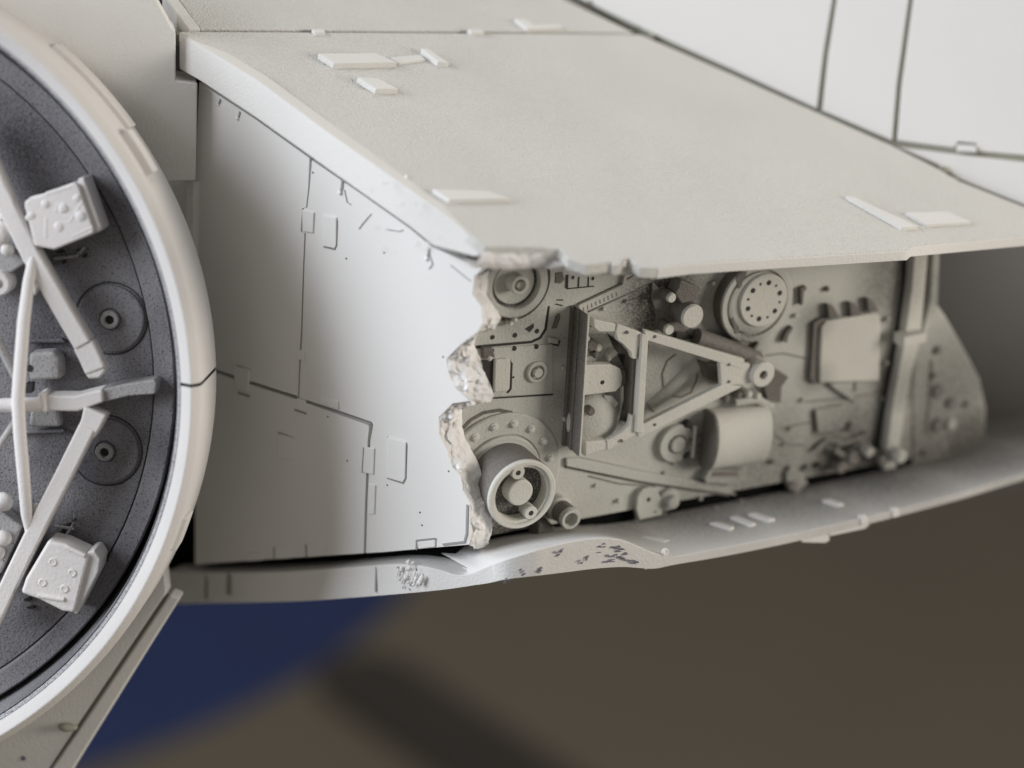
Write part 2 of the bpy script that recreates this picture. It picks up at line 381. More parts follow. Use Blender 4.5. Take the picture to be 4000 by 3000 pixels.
tab([(3305, 764), (3338, 768), (3590, 884), (3526, 888)], .05)
tab([(3538, 828), (3700, 824), (3798, 866), (3622, 876)], .045)
for px in ([(1218, 112), (1262, 112), (1272, 126), (1232, 126)], [(1826, 112), (1880, 112), (1894, 126), (1844, 126)], [(2010, 72), (2050, 74), (2090, 98), (2044, 98)], [(2040, 96), (2180, 92), (2200, 106), (2060, 112)]):
    tab(px, .05)
obj('lip_step', MB().pxprism(FR, [(3478, 966), (3545, 962), (3545, 990), (3480, 993)], .9, 1.09), HULL, top, bevel=.012)
# grains stuck in the paint
for k in range(170):
    u = random.uniform(1400, 3300); v = random.uniform(640, 1010)
    if v < 523+(u-1291)*.71+25: continue
    obj('paint_grain', MB().blob(FT.on(u, v, .004), random.uniform(.008, .019), .3, 20, None, 4), HULL, top)
obj('paint_grain', MB().blob(FT.on(1588, 690, .01), .03, .5, 15), TORN, top)
rim_px = [(4150, 909), (4000, 922), (3560, 962), (3545, 976), (3520, 977), (3200, 997), (2900, 1015), (2700, 1028), (2570, 1045)]
obj('plate_rim', MB().loft([[FT.on(u, v) + FR.n*o + Vector((0, 0, z)) for o, z in ((-.02, -.012), (.010, -.012), (.012, -.03), (.012, -TT+.005), (-.02, -TT+.005))] for u, v in rim_px], True, True, True), HULL, top, bevel=.005)
# broken corner of the plate
bt = [FT.on(1888, 962, -.02), FT.on(2000, 964, -.03), FT.on(2130, 970, -.03)]
bb = [FR.on(1846, 1046, .80), FR.on(1980, 1052, .82), FR.on(2140, 1044, .82)]
obj('broken_rim', MB().rough(bt, bb, 70, 14, .03, FR.n, 5, 3, .05).rough(bb, [p-FR.n*.3 for p in bb], 40, 3, .02, FR.n, 5, 4), TORN, top, sharp=80)
ct = [FT.on(u, v, -.01) for u, v in ((2120, 968), (2180, 970), (2212, 1008), (2255, 1024), (2292, 1036), (2336, 1032), (2392, 1026), (2430, 1030), (2448, 1008), (2480, 1030), (2510, 1046), (2570, 1048))]
cb = [FR.on(u, v, .86) for u, v in ((2136, 1050), (2186, 1056), (2226, 1072), (2262, 1076), (2300, 1076), (2346, 1074), (2396, 1074), (2430, 1078), (2456, 1070), (2490, 1074), (2530, 1080), (2580, 1078))]
obj('crumbled_corner', MB().rough(ct, cb, 200, 16, .08, FR.n, 6, 9, .03).rough(cb, [p-FR.n*.3 for p in cb], 90, 3, .03, FR.n, 7, 4), TORN, top, sharp=80)

# ------------------------------------------------------------------ rear upper plate behind the seam
rear = [(780, 112), (1100, 116), (1700, 120), (2250, 123), (2478, 126), (2200, -4), (1950, -120), (620, -110)]
rp = obj('rear_hull_plate', MB().pxprism(FT, rear, -.16, .0), HULLG, root, bevel=.02, label='rear upper hull plate beyond the straight seam')
obj('edge_strip', MB().pxprism(FT, [(735, 110), (784, 112), (700, 0), (616, -112), (565, -112), (650, 0)], -.2, .03), HULL, rp, bevel=.02)
obj('seam_floor', MB().pxprism(FT, [(690, 116), (2500, 122), (2520, 140), (690, 136)], -.25, -.10), OLIVE, rp)

# ------------------------------------------------------------------ sloping hull at the upper right
a = FT.on(2505, 128, -.03); b = FT.on(3500, 562, -.03)
dl = (b-a).normalized(); up2 = Vector((0, 0, 1)) - dl*dl.z; up2.normalize()
back = dl.cross(up2)
if back.y < 0: back = -back
riseH = (back*cos(radians(60)) + up2*sin(radians(60))).normalized()
nH = dl.cross(riseH)
if nH.y > 0: nH = -nH
FH = Frame(a, dl, nH)
hb = obj('sloping_hull', MB().pxprism(FH, [(1950, -170), (2520, 134), (3482, 566), (3660, 655), (3745, 708), (4000, 812), (4300, 950), (4300, -170)], -.3, -.06), OLIVE, root,
         label='bright sloping upper hull with dark panel lines')
gw = 9
for px in ([(1950, -190), (2240, -20), (2560, 134), (2860, 270), (3200-gw, 424), (3225-gw, 210), (3262-gw, -10), (3280, -190)],
           [(3290, -190), (3262+gw, -10), (3228+gw, 210), (3204+gw, 432), (3494-gw, 548), (3512-gw, 330), (3560-gw, -10), (3585, -190)],
           [(3600, -190), (3560+gw, -10), (3515+gw, 330), (3497+gw, 548), (3730, 578), (3740, 552), (3818, 560), (3820, 590), (4000, 606), (4300, 640), (4300, -190)],
           [(3500, 572), (3740, 602), (4000, 632), (4300, 668), (4300, 930), (4000, 800), (3745, 698), (3660, 640)]):
    obj('hull_panel', MB().pxprism(FH, px, -.08, 0), WALL, hb, bevel=.015)
obj('raised_tab', MB().pxprism(FH, [(3740, 562), (3812, 568), (3816, 594), (3738, 590)], -.02, .06), WALL, hb, bevel=.012)
for (u, v, s_) in ((2545, 140, 30), (3690, 668, 34), (3725, 694, 24), (2470, 100, 22), (2300, 8, 18)):
    obj('glue_lump', MB().blob(FH.on(u, v, .0), s_*.0022, .5, 6), OLIVE, hb, sharp=80)

# ================================================================== machinery bay
bay_poly = [(1880, 980), (3560, 900), (3560, 1790), (2000, 2076), (1796, 2118), (1796, 990)]
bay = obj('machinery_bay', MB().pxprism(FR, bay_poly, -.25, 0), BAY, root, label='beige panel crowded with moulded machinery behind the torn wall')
def g(name, mb, m=BAY, bevel=.012, parent=None, label=None): return obj(name, mb, m, parent or root, bevel=bevel, label=label)
def px(fr, pts, e0, e1): return MB().pxprism(fr, pts, e0, e1)
def boss(u, v, e, prof, seg=36, fr=FR): return MB().lathe(fr, fr.st(u, v, e), prof, seg)
# floor plates
pl = g('floor_plate', px(FR, [(1802, 1356), (1850, 1353), (2075, 1333), (2108, 1318), (2128, 1285), (2142, 1190), (2152, 1040), (1802, 1040)], 0, .05), BAY, .02, bay)
wash_line(FR, [(1850, 1356), (2076, 1336), (2110, 1320), (2131, 1287), (2144, 1196)], .006, .028, bay)
g('floor_plate', px(FR, [(1802, 1556), (2160, 1538), (2160, 1345), (1802, 1366)], 0, .022), BAY, .01, bay)
wash_line(FR, [(1915, 1556), (2160, 1541)], .006, .016, bay)
for (u, v, r) in ((1924, 1318, .03), (2012, 1310, .032), (2098, 1294, .03)):
    g('bolt_hole', boss(u, v, .055, [(r, .04), (r, .053), (0, .054)], 14), WASH, 0, bay)
for (u, v, r) in ((1922, 1370, .03), (2010, 1362, .03), (2096, 1355, .03), (2006, 1474, .014)):
    g('bolt_hole', boss(u, v, .026, [(r, .01), (r, .025), (0, .026)], 14), WASH, 0, bay)
g('slot', px(FR, [(2052, 1285), (2085, 1263), (2086, 1278), (2070, 1298)], .04, .056), WASH, 0, bay)
# corner wheel
wc = FR.st(2018, 1112, .16)
wh = g('corner_wheel', MB().lathe(FR, wc, [(.53, 0), (.53, .09), (.475, .09), (.47, .056), (.415, .056), (.41, .15), (.395, .165), (.315, .165), (.305, .15), (.30, .06), (.262, .06), (.255, .10), (.12, .07), (0, .07)], 64), BAY, 0)
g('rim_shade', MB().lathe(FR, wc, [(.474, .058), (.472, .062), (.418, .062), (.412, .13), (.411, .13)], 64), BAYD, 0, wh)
g('inner_groove', MB().lathe(FR, wc, [(.302, .05), (.30, .075), (.264, .075), (.262, .05)], 64), BAYK, 0, wh)
hubc = FR.st(2030, 1114, .22)
g('hub', MB().lathe(FR, hubc, [(.115, .05), (.115, .22), (.10, .235), (.075, .235), (.07, .12), (0, .12)], 36), BAYL, 0, wh)
g('hub_pin', MB().lathe(FR, FR.st(2036, 1116, .19), [(.05, .1), (.05, .19), (0, .19)], 24), BAYL, .006, wh)
for (u, v) in ((1998, 1268), (2016, 1252)):
    g('rivet', boss(u, v, .19, [(.028, .05), (.028, .18), (.02, .19), (0, .19)], 16), BAYL, 0, wh)
# rounded cover left of the small boss
cv = g('access_cover', px(FR, [(1934, 1405), (1986, 1402), (1996, 1412), (1992, 1518), (1982, 1530), (1930, 1535)], 0, .07), BAYL, .02)
wash_line(FR, [(1990, 1410), (1999, 1420), (1995, 1520), (1983, 1534)], .028, .022, cv)
g('dark_recess', px(FR, [(1870, 1408), (1932, 1402), (1928, 1548), (1870, 1550)], 0, .03), WASH, 0, cv)
g('clip', px(FR, [(1886, 1360), (1924, 1358), (1936, 1396), (1890, 1404)], 0, .09), BAYD, .012, cv)
g('clip_pin', boss(1917, 1404, .13, disc(.03, .02, .13), 16), BAYL, 0, cv)
sb = g('round_boss', boss(2100, 1456, .06, [(.135, 0), (.135, .05), (.12, .06), (.095, .06), (.09, .015), (.065, .015), (.06, .08), (.05, .09), (0, .09)], 40), BAY, 0)
# little details on the strip left of the frame rib
g('slot', px(FR, [(2176, 1238), (2188, 1226), (2190, 1240), (2176, 1282), (2160, 1286)], 0, .04), BAYD, .01, bay)
g('small_lug', px(FR, [(2146, 1318), (2182, 1326), (2180, 1346), (2142, 1340)], 0, .05), BAY, .012, bay)
wash_line(FR, [(2150, 1342), (2182, 1350), (2186, 1330)], .006, .02, bay)
wash_line(FR, [(2176, 1172), (2200, 1172)], .006, .012, bay); wash_line(FR, [(2172, 1188), (2198, 1194)], .006, .012, bay)
g('dark_port', px(FR, [(2170, 1068), (2198, 1064), (2206, 1092), (2190, 1108), (2170, 1106)], 0, .02), BAYD, .006, bay)
wash_line(FR, [(2216, 1074), (2214, 1126)], .006, .03, bay); wash_line(FR, [(2216, 1128), (2320, 1118)], .006, .012, bay)
for u in (2262, 2300): wash_line(FR, [(u, 1082), (u-2, 1122)], .006, .01, bay)
for (u, v) in ((2240, 1078), (2318, 1082)): wash_line(FR, [(u, v), (u-2, v+12)], .006, .022, bay)
# big cylinder on its bolted flange
fc = FR.st(1957, 1856, .05)
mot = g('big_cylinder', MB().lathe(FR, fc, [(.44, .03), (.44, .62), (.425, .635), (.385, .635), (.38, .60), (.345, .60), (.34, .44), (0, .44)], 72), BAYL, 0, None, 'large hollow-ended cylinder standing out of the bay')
g('flange', MB().lathe(FR, fc, [(.80, 0), (.80, .035), (.785, .05), (.54, .05), (.535, .03), (.52, .03), (.515, .075), (.50, .085), (.44, .085)], 72), BAY, 0, mot)
g('shade_sleeve', MB().lathe(FR, fc, [(.442, .10), (.4435, .11), (.4435, .56), (.442, .58)], 72), BAYD, 0, mot)  # dark band paints the shade on the cylinder's side
g('end_recess', MB().lathe(FR, fc, [(.338, .442), (.338, .446), (.16, .446)], 48), BAYK, 0, mot)
g('end_boss', MB().lathe(FR, (fc[0]-.02, fc[1]+.02), [(.165, .44), (.165, .60), (.15, .615), (0, .615)], 40), BAYL, 0, mot)
for k, a_ in enumerate((104, -62)):
    cx_, cy_ = fc[0]+.30*cos(radians(a_)), fc[1]+.30*sin(radians(a_))
    g('screw_lug', MB().lathe(FR, (cx_, cy_), [(.085, .44), (.085, .61), (.078, .618), (.034, .618), (.03, .59), (0, .59)], 28), BAYL, 0, mot)
    g('screw_hole', MB().lathe(FR, (cx_, cy_), [(.032, .60), (.032, .612), (0, .613)], 16), WASH, 0, mot)
for k in range(16):
    a_ = radians(12+k*22.5)
    g('flange_bolt', MB().lathe(FR, (fc[0]+.665*cos(a_), fc[1]+.665*sin(a_)), [(.055, .04), (.055, .062), (.036, .066), (.034, .09), (.02, .095), (0, .095)], 14), BAYL, 0, mot)
wash_line(FR, [(1810, 1672), (1840, 1640), (1890, 1612), (1950, 1602), (2000, 1612)], .006, .04, bay, BAYD)
# small tubes below it
tb = g('small_tube', boss(2232, 2030, .42, [(.16, 0), (.16, .12), (.135, .14), (.135, .40), (.125, .42), (.09, .42), (.085, .30), (0, .30)], 40), BAY, 0)
g('shade_sleeve', boss(2232, 2030, .42, [(.1365, .16), (.138, .17), (.138, .34), (.1365, .35)], 40), BAYD, 0, tb)  # shade on the tube's side, put in as dark grey
g('bracket', px(FR, [(2105, 2040), (2175, 2060), (2150, 2120), (2095, 2110)], 0, .25), BAYD, .03, tb)
# frame rib and its low border
rib = g('frame_rib', px(FR, [(2297, 1232), (2304, 1232), (2270, 1782), (2262, 1782)], 0, .36), BAYL, .006, None, 'tall ribbed wall at the left of the triangular arm')
for e0, e1, o in ((.0, .05, 0.05), (.13, .18, .022), (.27, .36, .014)):
    s0, t0 = FR.st(2297, 1232, .36); s1, t1 = FR.st(2262, 1782, .36)
    g('rib_ledge', MB().prism(FR, [(s0-o, t0), (s0+.005, t0), (s1+.005, t1), (s1-o, t1)], e0, e1), BAYD, .006, rib)
s0, t0 = FR.st(2297, 1232, .36); s1, t1 = FR.st(2262, 1782, .36)
g('rib_shade_face', MB().prism(FR, [(s0-.004, t0), (s0+.01, t0), (s1+.01, t1), (s1-.004, t1)], 0, .35), BAYD, 0, rib)  # left face of the rib coloured dark for its shade
bd = g('frame_border', px(FR, [(2262, 1192), (2432, 1112), (2440, 1070), (2520, 1062), (2590, 1085), (2300, 1214), (2262, 1222)], 0, .05), BAY, .01, None)
wash_line(FR, [(2255, 1226), (2257, 1188), (2428, 1108), (2436, 1068)], .006, .026, bd, BAYD)
wash_line(FR, [(2298, 1218), (2440, 1154), (2592, 1088)], .006, .022, bd, BAYD)
wash_line(FR, [(2452, 1090), (2486, 1070), (2540, 1072)], .054, .02, bd, BAYD)
for k in range(9):
    u = 2280+k*16; wash_line(FR, [(u, 1200-k*7.4), (u+2, 1216-k*7.4)], .053, .007, bd, GREYW, 'hatch_mark')
bd2 = g('frame_border', px(FR, [(2214, 1792), (2262, 1790), (2500, 1842), (2830, 1898), (2880, 1936), (2500, 1880), (2214, 1822)], 0, .05), BAY, .01)
wash_line(FR, [(2208, 1790), (2208, 1824), (2500, 1884), (2690, 1914), (2850, 1934)], .006, .026, bd2, BAYD)
wash_line(FR, [(2264, 1788), (2500, 1840), (2640, 1866), (2830, 1896)], .006, .018, bd2, BAYD)
# triangular swing arm
AE0, AE1 = .29, .37
arm_out = [(2414, 1264), (2500, 1286), (2700, 1343), (2905, 1408), (2940, 1412), (2972, 1400)]
ca = FR.st(2972, 1458, AE1)
arm_mb = MB()
def bar_px(p0, p1, p2, p3, e0=AE0, e1=AE1): arm_mb.pxprism(FR, [p0, p1, p2, p3], e0, e1)
bar_px((2520, 1290), (2910, 1404), (2900, 1444), (2520, 1328))
bar_px((2490, 1668), (2830, 1500), (2900, 1512), (2496, 1712))
bar_px((2812, 1416), (2930, 1420), (2930, 1500), (2818, 1508), e1=AE1-.004)
tri = g('swing_arm', arm_mb, BAYL, .012, None, 'triangular arm with a round eye at its tip')
g('pivot_eye', MB().lathe(FR, ca, [(.165, .12), (.165, AE1+.05), (.15, AE1+.065), (.06, AE1+.065), (.055, AE1-.02), (0, AE1-.02)], 44), BAYL, 0, tri)
g('pivot_hole', MB().lathe(FR, ca, [(.054, AE1-.03), (.054, AE1), (0, AE1+.001)], 24), BAYD, 0, tri)
g('cross_bar', px(FR, [(2508, 1306), (2534, 1310), (2512, 1694), (2484, 1690)], AE0, AE1+.025), BAYL, .012, tri)
g('yoke', px(FR, [(2412, 1266), (2506, 1300), (2488, 1404), (2470, 1402), (2462, 1374), (2436, 1346), (2412, 1330), (2406, 1296)], AE0-.02, AE1-.015), BAYL, .012, tri)
g('yoke', px(FR, [(2466, 1622), (2484, 1626), (2480, 1700), (2372, 1762), (2372, 1722), (2430, 1690), (2458, 1662)], AE0-.02, AE1-.015), BAYL, .012, tri)
g('yoke_web', px(FR, [(2474, 1402), (2496, 1402), (2484, 1628), (2462, 1624)], .10, AE0), BAYD, .01, tri)
g('hinge', px(FR, [(2318, 1246), (2410, 1266), (2406, 1298), (2340, 1298), (2318, 1280)], .12, .34), BAYL, .02, tri)
g('hinge', px(FR, [(2284, 1726), (2376, 1720), (2376, 1758), (2330, 1770), (2284, 1786)], .12, .34), BAYL, .03, tri)
g('hinge_pin', MB().tube([FR.p(*FR.st(2312, 1262, .2), .2), FR.p(*FR.st(2345, 1270, .2), .2)], .05), WASH, 0, tri)
# things seen inside the frame
inn = g('hinge_housing', px(FR, [(2292, 1312), (2400, 1310), (2436, 1380), (2452, 1470), (2446, 1590), (2400, 1680), (2340, 1710), (2270, 1712)], 0, .05), BAY, .02)
g('dark_floor', px(FR, [(2372, 1300), (2412, 1332), (2470, 1392), (2470, 1600), (2446, 1650), (2424, 1640), (2440, 1560), (2440, 1440)], .04, .06), WASH, 0, inn)
g('tongue', px(FR, [(2288, 1426), (2385, 1424), (2424, 1440), (2432, 1470), (2428, 1508), (2405, 1530), (2276, 1546)], .1, .22), BAYL, .014, inn)
g('tongue_end', MB().pxprism(FR, [(2418, 1440), (2448, 1448), (2450, 1500), (2412, 1528)], .08, .17), BAYD, .02, inn)
g('tongue_hole', boss(2354, 1494, .226, [(.028, .2), (.028, .223), (0, .2235)], 14), WASH, 0, inn)
dc = FR.st(2322, 1640, .1)
g('dome', MB().lathe(FR, dc, [(.36*cos(a_*pi/16), .04+.20*sin(a_*pi/16)) for a_ in range(9)], 44), BAY, 0, inn)
g('dome_screw', boss(2312, 1610, .27, disc(.055, .1, .27, .015), 16), BAYD, 0, inn)
for (u, v, r, m_) in ((2314, 1352, .075, BAYD), (2342, 1362, .05, BAYL), (2330, 1390, .04, BAYD), (2300, 1326, .03, BAYL)):
    g('bolt', boss(u, v, .16, disc(r, .03, .16, .02), 18), m_, 0, inn)
g('strap', px(FR, [(2376, 1392), (2404, 1366), (2416, 1380), (2378, 1416)], .04, .16), BAYL, .012, inn)
g('strap', px(FR, [(2360, 1546), (2392, 1546), (2418, 1576), (2404, 1596), (2376, 1580)], .04, .16), BAYL, .012, inn)
wash_line(FR, [(2640, 1384), (2606, 1410), (2588, 1460), (2592, 1514), (2620, 1546), (2660, 1552), (2700, 1534), (2722, 1484), (2726, 1430)], .006, .016, bay, BAYD)
st_ = g('diagonal_pipe', MB().tube([FR.p(*FR.st(2548, 1596, .04), -.07), FR.p(*FR.st(2800, 1360, .04), -.06)], [.12, .12], 20), BAY, 0)
g('dark_block', px(FR, [(2730, 1410), (2826, 1430), (2822, 1510), (2760, 1480)], 0, .1), BAYD, .02, st_)
g('cross_pipe', MB().tube([FR.p(*FR.st(2720, 1320, .12), .10), FR.p(*FR.st(2850, 1362, .12), .12), FR.p(*FR.st(2960, 1412, .12), .08)], .12, 20), BAYD, 0, st_)
# four-pronged fitting
sf = g('pronged_fitting', px(FR, [(2548, 1100), (2590, 1136), (2625, 1140), (2655, 1096), (2736, 1128), (2702, 1186), (2678, 1225), (2680, 1300), (2716, 1314), (2640, 1318), (2612, 1278), (2560, 1290), (2566, 1236), (2548, 1176)], 0, .05), BAYD, .015)
for (u, v, r, e, sx_) in ((2626, 1166, .062, .26, 1), (2708, 1238, .15, .34, 1), (2616, 1290, .07, .24, 1)):
    g('prong', boss(u, v, e, [(r*1.05, 0), (r, e-.02), (r-.012, e), (0, e)], 30), BAYL, 0, sf)
    g('shade_sleeve', boss(u, v, e, [(r*1.05+.002, .04), (r*1.05+.004, .05), (r+.004, e-.05), (r+.001, e-.04)], 30), BAYD, 0, sf)  # prong sides darkened to paint in their shade
g('cowl', px(FR, [(2660, 1092), (2730, 1122), (2706, 1178), (2664, 1192), (2636, 1152)], 0, .22), BAYD, .03, sf)
g('foot', px(FR, [(2640, 1296), (2690, 1302), (2712, 1326), (2640, 1330)], 0, .08), WASH, .02, sf)
# drilled disc
dcc = FR.st(2962, 1186, .22)
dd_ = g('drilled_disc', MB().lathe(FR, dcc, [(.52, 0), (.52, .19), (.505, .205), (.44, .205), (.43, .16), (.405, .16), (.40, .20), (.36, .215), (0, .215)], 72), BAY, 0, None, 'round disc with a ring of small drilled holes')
hc = FR.st(2986, 1176, .26)
g('hub_plate', MB().lathe(FR, hc, [(.345, .2), (.345, .235), (.33, .25), (0, .25)], 56), BAYL, 0, dd_)
g('disc_shade_band', MB().lathe(FR, dcc, [(.521, .01), (.5225, .02), (.5225, .17), (.521, .18)], 72), BAYD, 0, dd_)  # painted shade round the side of the disc
for k in range(12):
    a_ = radians(20+30*k); r_ = .235 if k % 2 == 0 else .238; h_ = .034 if k % 2 == 0 else .018
    g('drilled_hole', MB().lathe(FR, (hc[0]+r_*cos(a_), hc[1]+r_*sin(a_)), [(h_, .24), (h_, .2525), (0, .253)], 14), WASH, 0, dd_)
for pts in ([(2876, 1082), (2902, 1062), (2920, 1060), (2898, 1110), (2905, 1140), (2882, 1124)], [(2856, 1246), (2872, 1232), (2902, 1228), (2884, 1246), (2888, 1300), (2872, 1304)]):
    g('kidney_slot', px(FR, pts, .2, .212), BAYD, 0, dd_)
for pts in ([(2940, 1366), (2962, 1334), (2968, 1340), (2950, 1370)], [(3056, 1334), (3070, 1300), (3094, 1274), (3100, 1282), (3080, 1316), (3076, 1340)], [(3128, 1126), (3150, 1118), (3154, 1130), (3142, 1140), (3138, 1190), (3128, 1194)]):
    g('small_bar', px(FR, pts, 0, .07), BAYD, .008, dd_)
# right-hand raised cover with three pegs
rc = g('raised_cover', px(FR, [(3208, 1278), (3226, 1256), (3420, 1226), (3442, 1236), (3436, 1490), (3208, 1498), (3200, 1490)], 0, .10), BAYL, .03, None, 'square raised cover on the right of the bay')
g('cover_shade_edge', px(FR, [(3178, 1262), (3200, 1248), (3232, 1240), (3214, 1276), (3204, 1500), (3180, 1500), (3164, 1480)], 0, .06), BAYD, .012, rc)  # left edge of the cover, its shade put into the colour
for (u, v) in ((3258, 1206), (3344, 1198), (3412, 1182)):
    g('peg', px(FR, [(u-26, v-18), (u, v-10), (u+26, v+34), (u-20, v+42)], 0, .09), BAYD, .02, rc)
g('peg_cap', boss(3236, 1132, .06, disc(.035, 0, .06), 14), BAYD, 0, rc)
g('gusset', px(FR, [(3240, 1500), (3330, 1494), (3346, 1500), (3342, 1540), (3330, 1566), (3262, 1520)], 0, .07), BAY, .012, rc)
wash_line(FR, [(3246, 1506), (3290, 1530), (3334, 1572)], .008, .04, rc, BAYD); wash_line(FR, [(3340, 1492), (3338, 1530)], .075, .035, rc, BAYD)
# half-round housing
h0, k0 = FR.st(2792, 1600, 0); h1, k1 = FR.st(3000, 1600, 0); _, kb = FR.st(2900, 1880, 0)
hs = MB(); rings = []
x0, k_top = FR.st(2800, 1622, .24); x1, _ = FR.st(3022, 1640, .32); _, k_bot = FR.st(2880, 1840, .32)
prof = [(k_top, 0), (k_top, .15)] + [(k_top+(k_bot-k_top)*(.5-.5*cos(pi*i/12)), .15+.20*sin(pi*i/12)) for i in range(1, 12)] + [(k_bot, .15), (k_bot, 0)]
hs.loft([[FR.p(x, t, e) for t, e in prof] for x in (x0, x1)], True, True, True)
hh = g('rounded_housing', hs, BAYL, .02, None, 'half-round housing box at the bottom of the bay')
g('end_shade_cheek', MB().loft([[FR.p(x, t*1.0, e*1.04) for t, e in prof] for x in (x0-.035, x0-.001)], True, True, True), BAYD, .01, hh)  # dark end paints the shade on the housing's left side
g('foot_plate', px(FR, [(2752, 1872), (2770, 1836), (2905, 1838), (2915, 1884), (2890, 1894), (2760, 1888)], 0, .12), BAY, .015, hh)
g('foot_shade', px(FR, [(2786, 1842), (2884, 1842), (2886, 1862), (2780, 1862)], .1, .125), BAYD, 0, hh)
g('top_pipe', MB().tube([FR.p(*FR.st(2870, 1570, .1), .1), FR.p(*FR.st(2950, 1556, .1), .14), FR.p(*FR.st(3010, 1590, .1), .1)], .06, 14), BAY, 0, hh)
for (u, v) in ((2842, 1562), (2890, 1548), (2930, 1544), (2965, 1552)):
    g('stub', boss(u, v, .2, disc(.05, 0, .2), 14), BAYD if u < 2920 else BAYL, 0, hh)
g('apex_block', px(FR, [(2998, 1420), (3084, 1474), (3056, 1510), (3052, 1576), (2998, 1568), (2984, 1510)], 0, .10), BAYD, .02, hh)
# ringed boss with two screws
rb_ = g('ringed_boss', boss(2645, 1735, .07, [(.255, 0), (.255, .06), (.24, .075), (.13, .075), (.125, .03), (.11, .03), (.105, .10), (.09, .11), (0, .11)], 48), BAY, 0)
for (u, v) in ((2692, 1662), (2684, 1782), (2700, 1722)):
    g('screw', boss(u, v, .1, disc(.05 if v != 1722 else .035, 0, .1), 14), WASH if v != 1722 else BAYD, 0, rb_)
wash_line(FR, [(2600, 1690), (2584, 1735), (2596, 1790), (2630, 1815)], .006, .035, rb_, BAYD)
g('bracket_rail', px(FR, [(2712, 1666), (2724, 1666), (2712, 1790), (2700, 1790)], 0, .09), BAYL, .006, rb_)
# bottom edge pieces
tp = g('teardrop_plate', px(FR, [(2492, 1938), (2510, 1912), (2540, 1904), (2566, 1914), (2590, 1960), (2588, 2012), (2498, 2032), (2486, 1990)], 0, .08), BAY, .014)
g('plate_hole', boss(2534, 1952, .083, [(.03, .06), (.03, .082), (0, .083)], 14), WASH, 0, tp)
g('plate_hole', boss(2560, 2000, .083, [(.02, .06), (.02, .082), (0, .083)], 12), BAYD, 0, tp)
g('knob', boss(2632, 1966, .16, [(.15, 0), (.15, .05), (.13, .07), (.09, .08), (.08, .16), (.06, .17), (0, .17)], 30), BAY, 0, tp)
wash_line(FR, [(2494, 1925), (2480, 1985), (2488, 2040)], .006, .04, tp, BAYD); wash_line(FR, [(2606, 1930), (2592, 1980), (2600, 2012)], .006, .04, tp, BAYD)
# lower right clutter
cl = g('lower_fittings', px(FR, [(3186, 1604), (3300, 1582), (3304, 1676), (3196, 1690)], 0, .06), BAY, .02)
wash_line(FR, [(3176, 1606), (3178, 1690), (3200, 1698), (3260, 1694)], .006, .045, cl, BAYD)
for (u, v, r, e, m_) in ((3330, 1672, .06, .08, BAYD), (3156, 1830, .045, .06, BAYD), (3200, 1820, .045, .06, WASH), (3020, 1808, .03, .06, BAYD), (3100, 1900, .07, .10, BAYD), (3060, 1740, .02, .04, BAYD), (3340, 1790, .10, .2, BAYD), (3400, 1770, .07, .28, BAYL), (3290, 1830, .08, .18, BAYD), (3450, 1800, .06, .24, BAY)):
    g('fitting', boss(u, v, e, disc(r, 0, e, .012), 18), m_, 0, cl)
g('lever', px(FR, [(3072, 1850), (3090, 1820), (3130, 1850), (3160, 1890), (3110, 1930), (3075, 1890)], 0, .06), BAY, .015, cl)
g('hose', MB().tube([FR.p(*FR.st(3260+30*k, 1760+20*sin(k*1.3), .1), .08+.05*sin(k*2)) for k in range(7)], .05, 12), BAY, 0, cl)
for (u, v, r, e) in ((3112, 1236, .03, .05), (3470, 1250, .035, .06), (3466, 1420, .035, .06), (3452, 1560, .03, .05), (3140, 1566, .03, .05), (3090, 1680, .025, .05), (2790, 1110, .03, .06), (2560, 1075, .025, .04),
                     (2450, 1180, .022, .04), (2360, 1210, .022, .04), (2210, 1640, .03, .05), (2200, 1440, .025, .04), (2420, 1960, .03, .05), (2330, 1900, .025, .04), (2740, 1950, .03, .05), (2800, 1990, .03, .05), (2900, 1960, .025, .05), (2600, 1850, .025, .04), (2160, 1640, .02, .04)):
    g('rivet', boss(u, v, e, disc(r, 0, e, .01), 14), BAY, 0, bay)
for pts in ([(3140, 1570), (3300, 1556), (3450, 1530)], [(3050, 1672), (3110, 1660), (3172, 1650)], [(3030, 1700), (3080, 1736), (3150, 1740)], [(2990, 1390), (3060, 1380), (3150, 1400)], [(2300, 1860), (2420, 1890), (2560, 1900)], [(2440, 1180), (2540, 1150)]):
    wash_line(FR, pts, .006, .014, bay, BAYD)
for pts, r in (([(3180, 1760), (3230, 1720), (3300, 1730), (3390, 1690)], .03),):
    g('cable', MB().tube(curve([FR.p(*FR.st(u, v, .04), .04) for u, v in pts], 5), r, 10), BAY, 0, bay)
for (u, v) in ((2560, 1316), (2850, 1425), (2560, 1660), (2850, 1492), (2452, 1300), (2430, 1724)):
    g('rivet', boss(u, v, AE1+.012, disc(.02, AE1-.02, AE1+.014, .006), 12), BAYD, 0, tri)
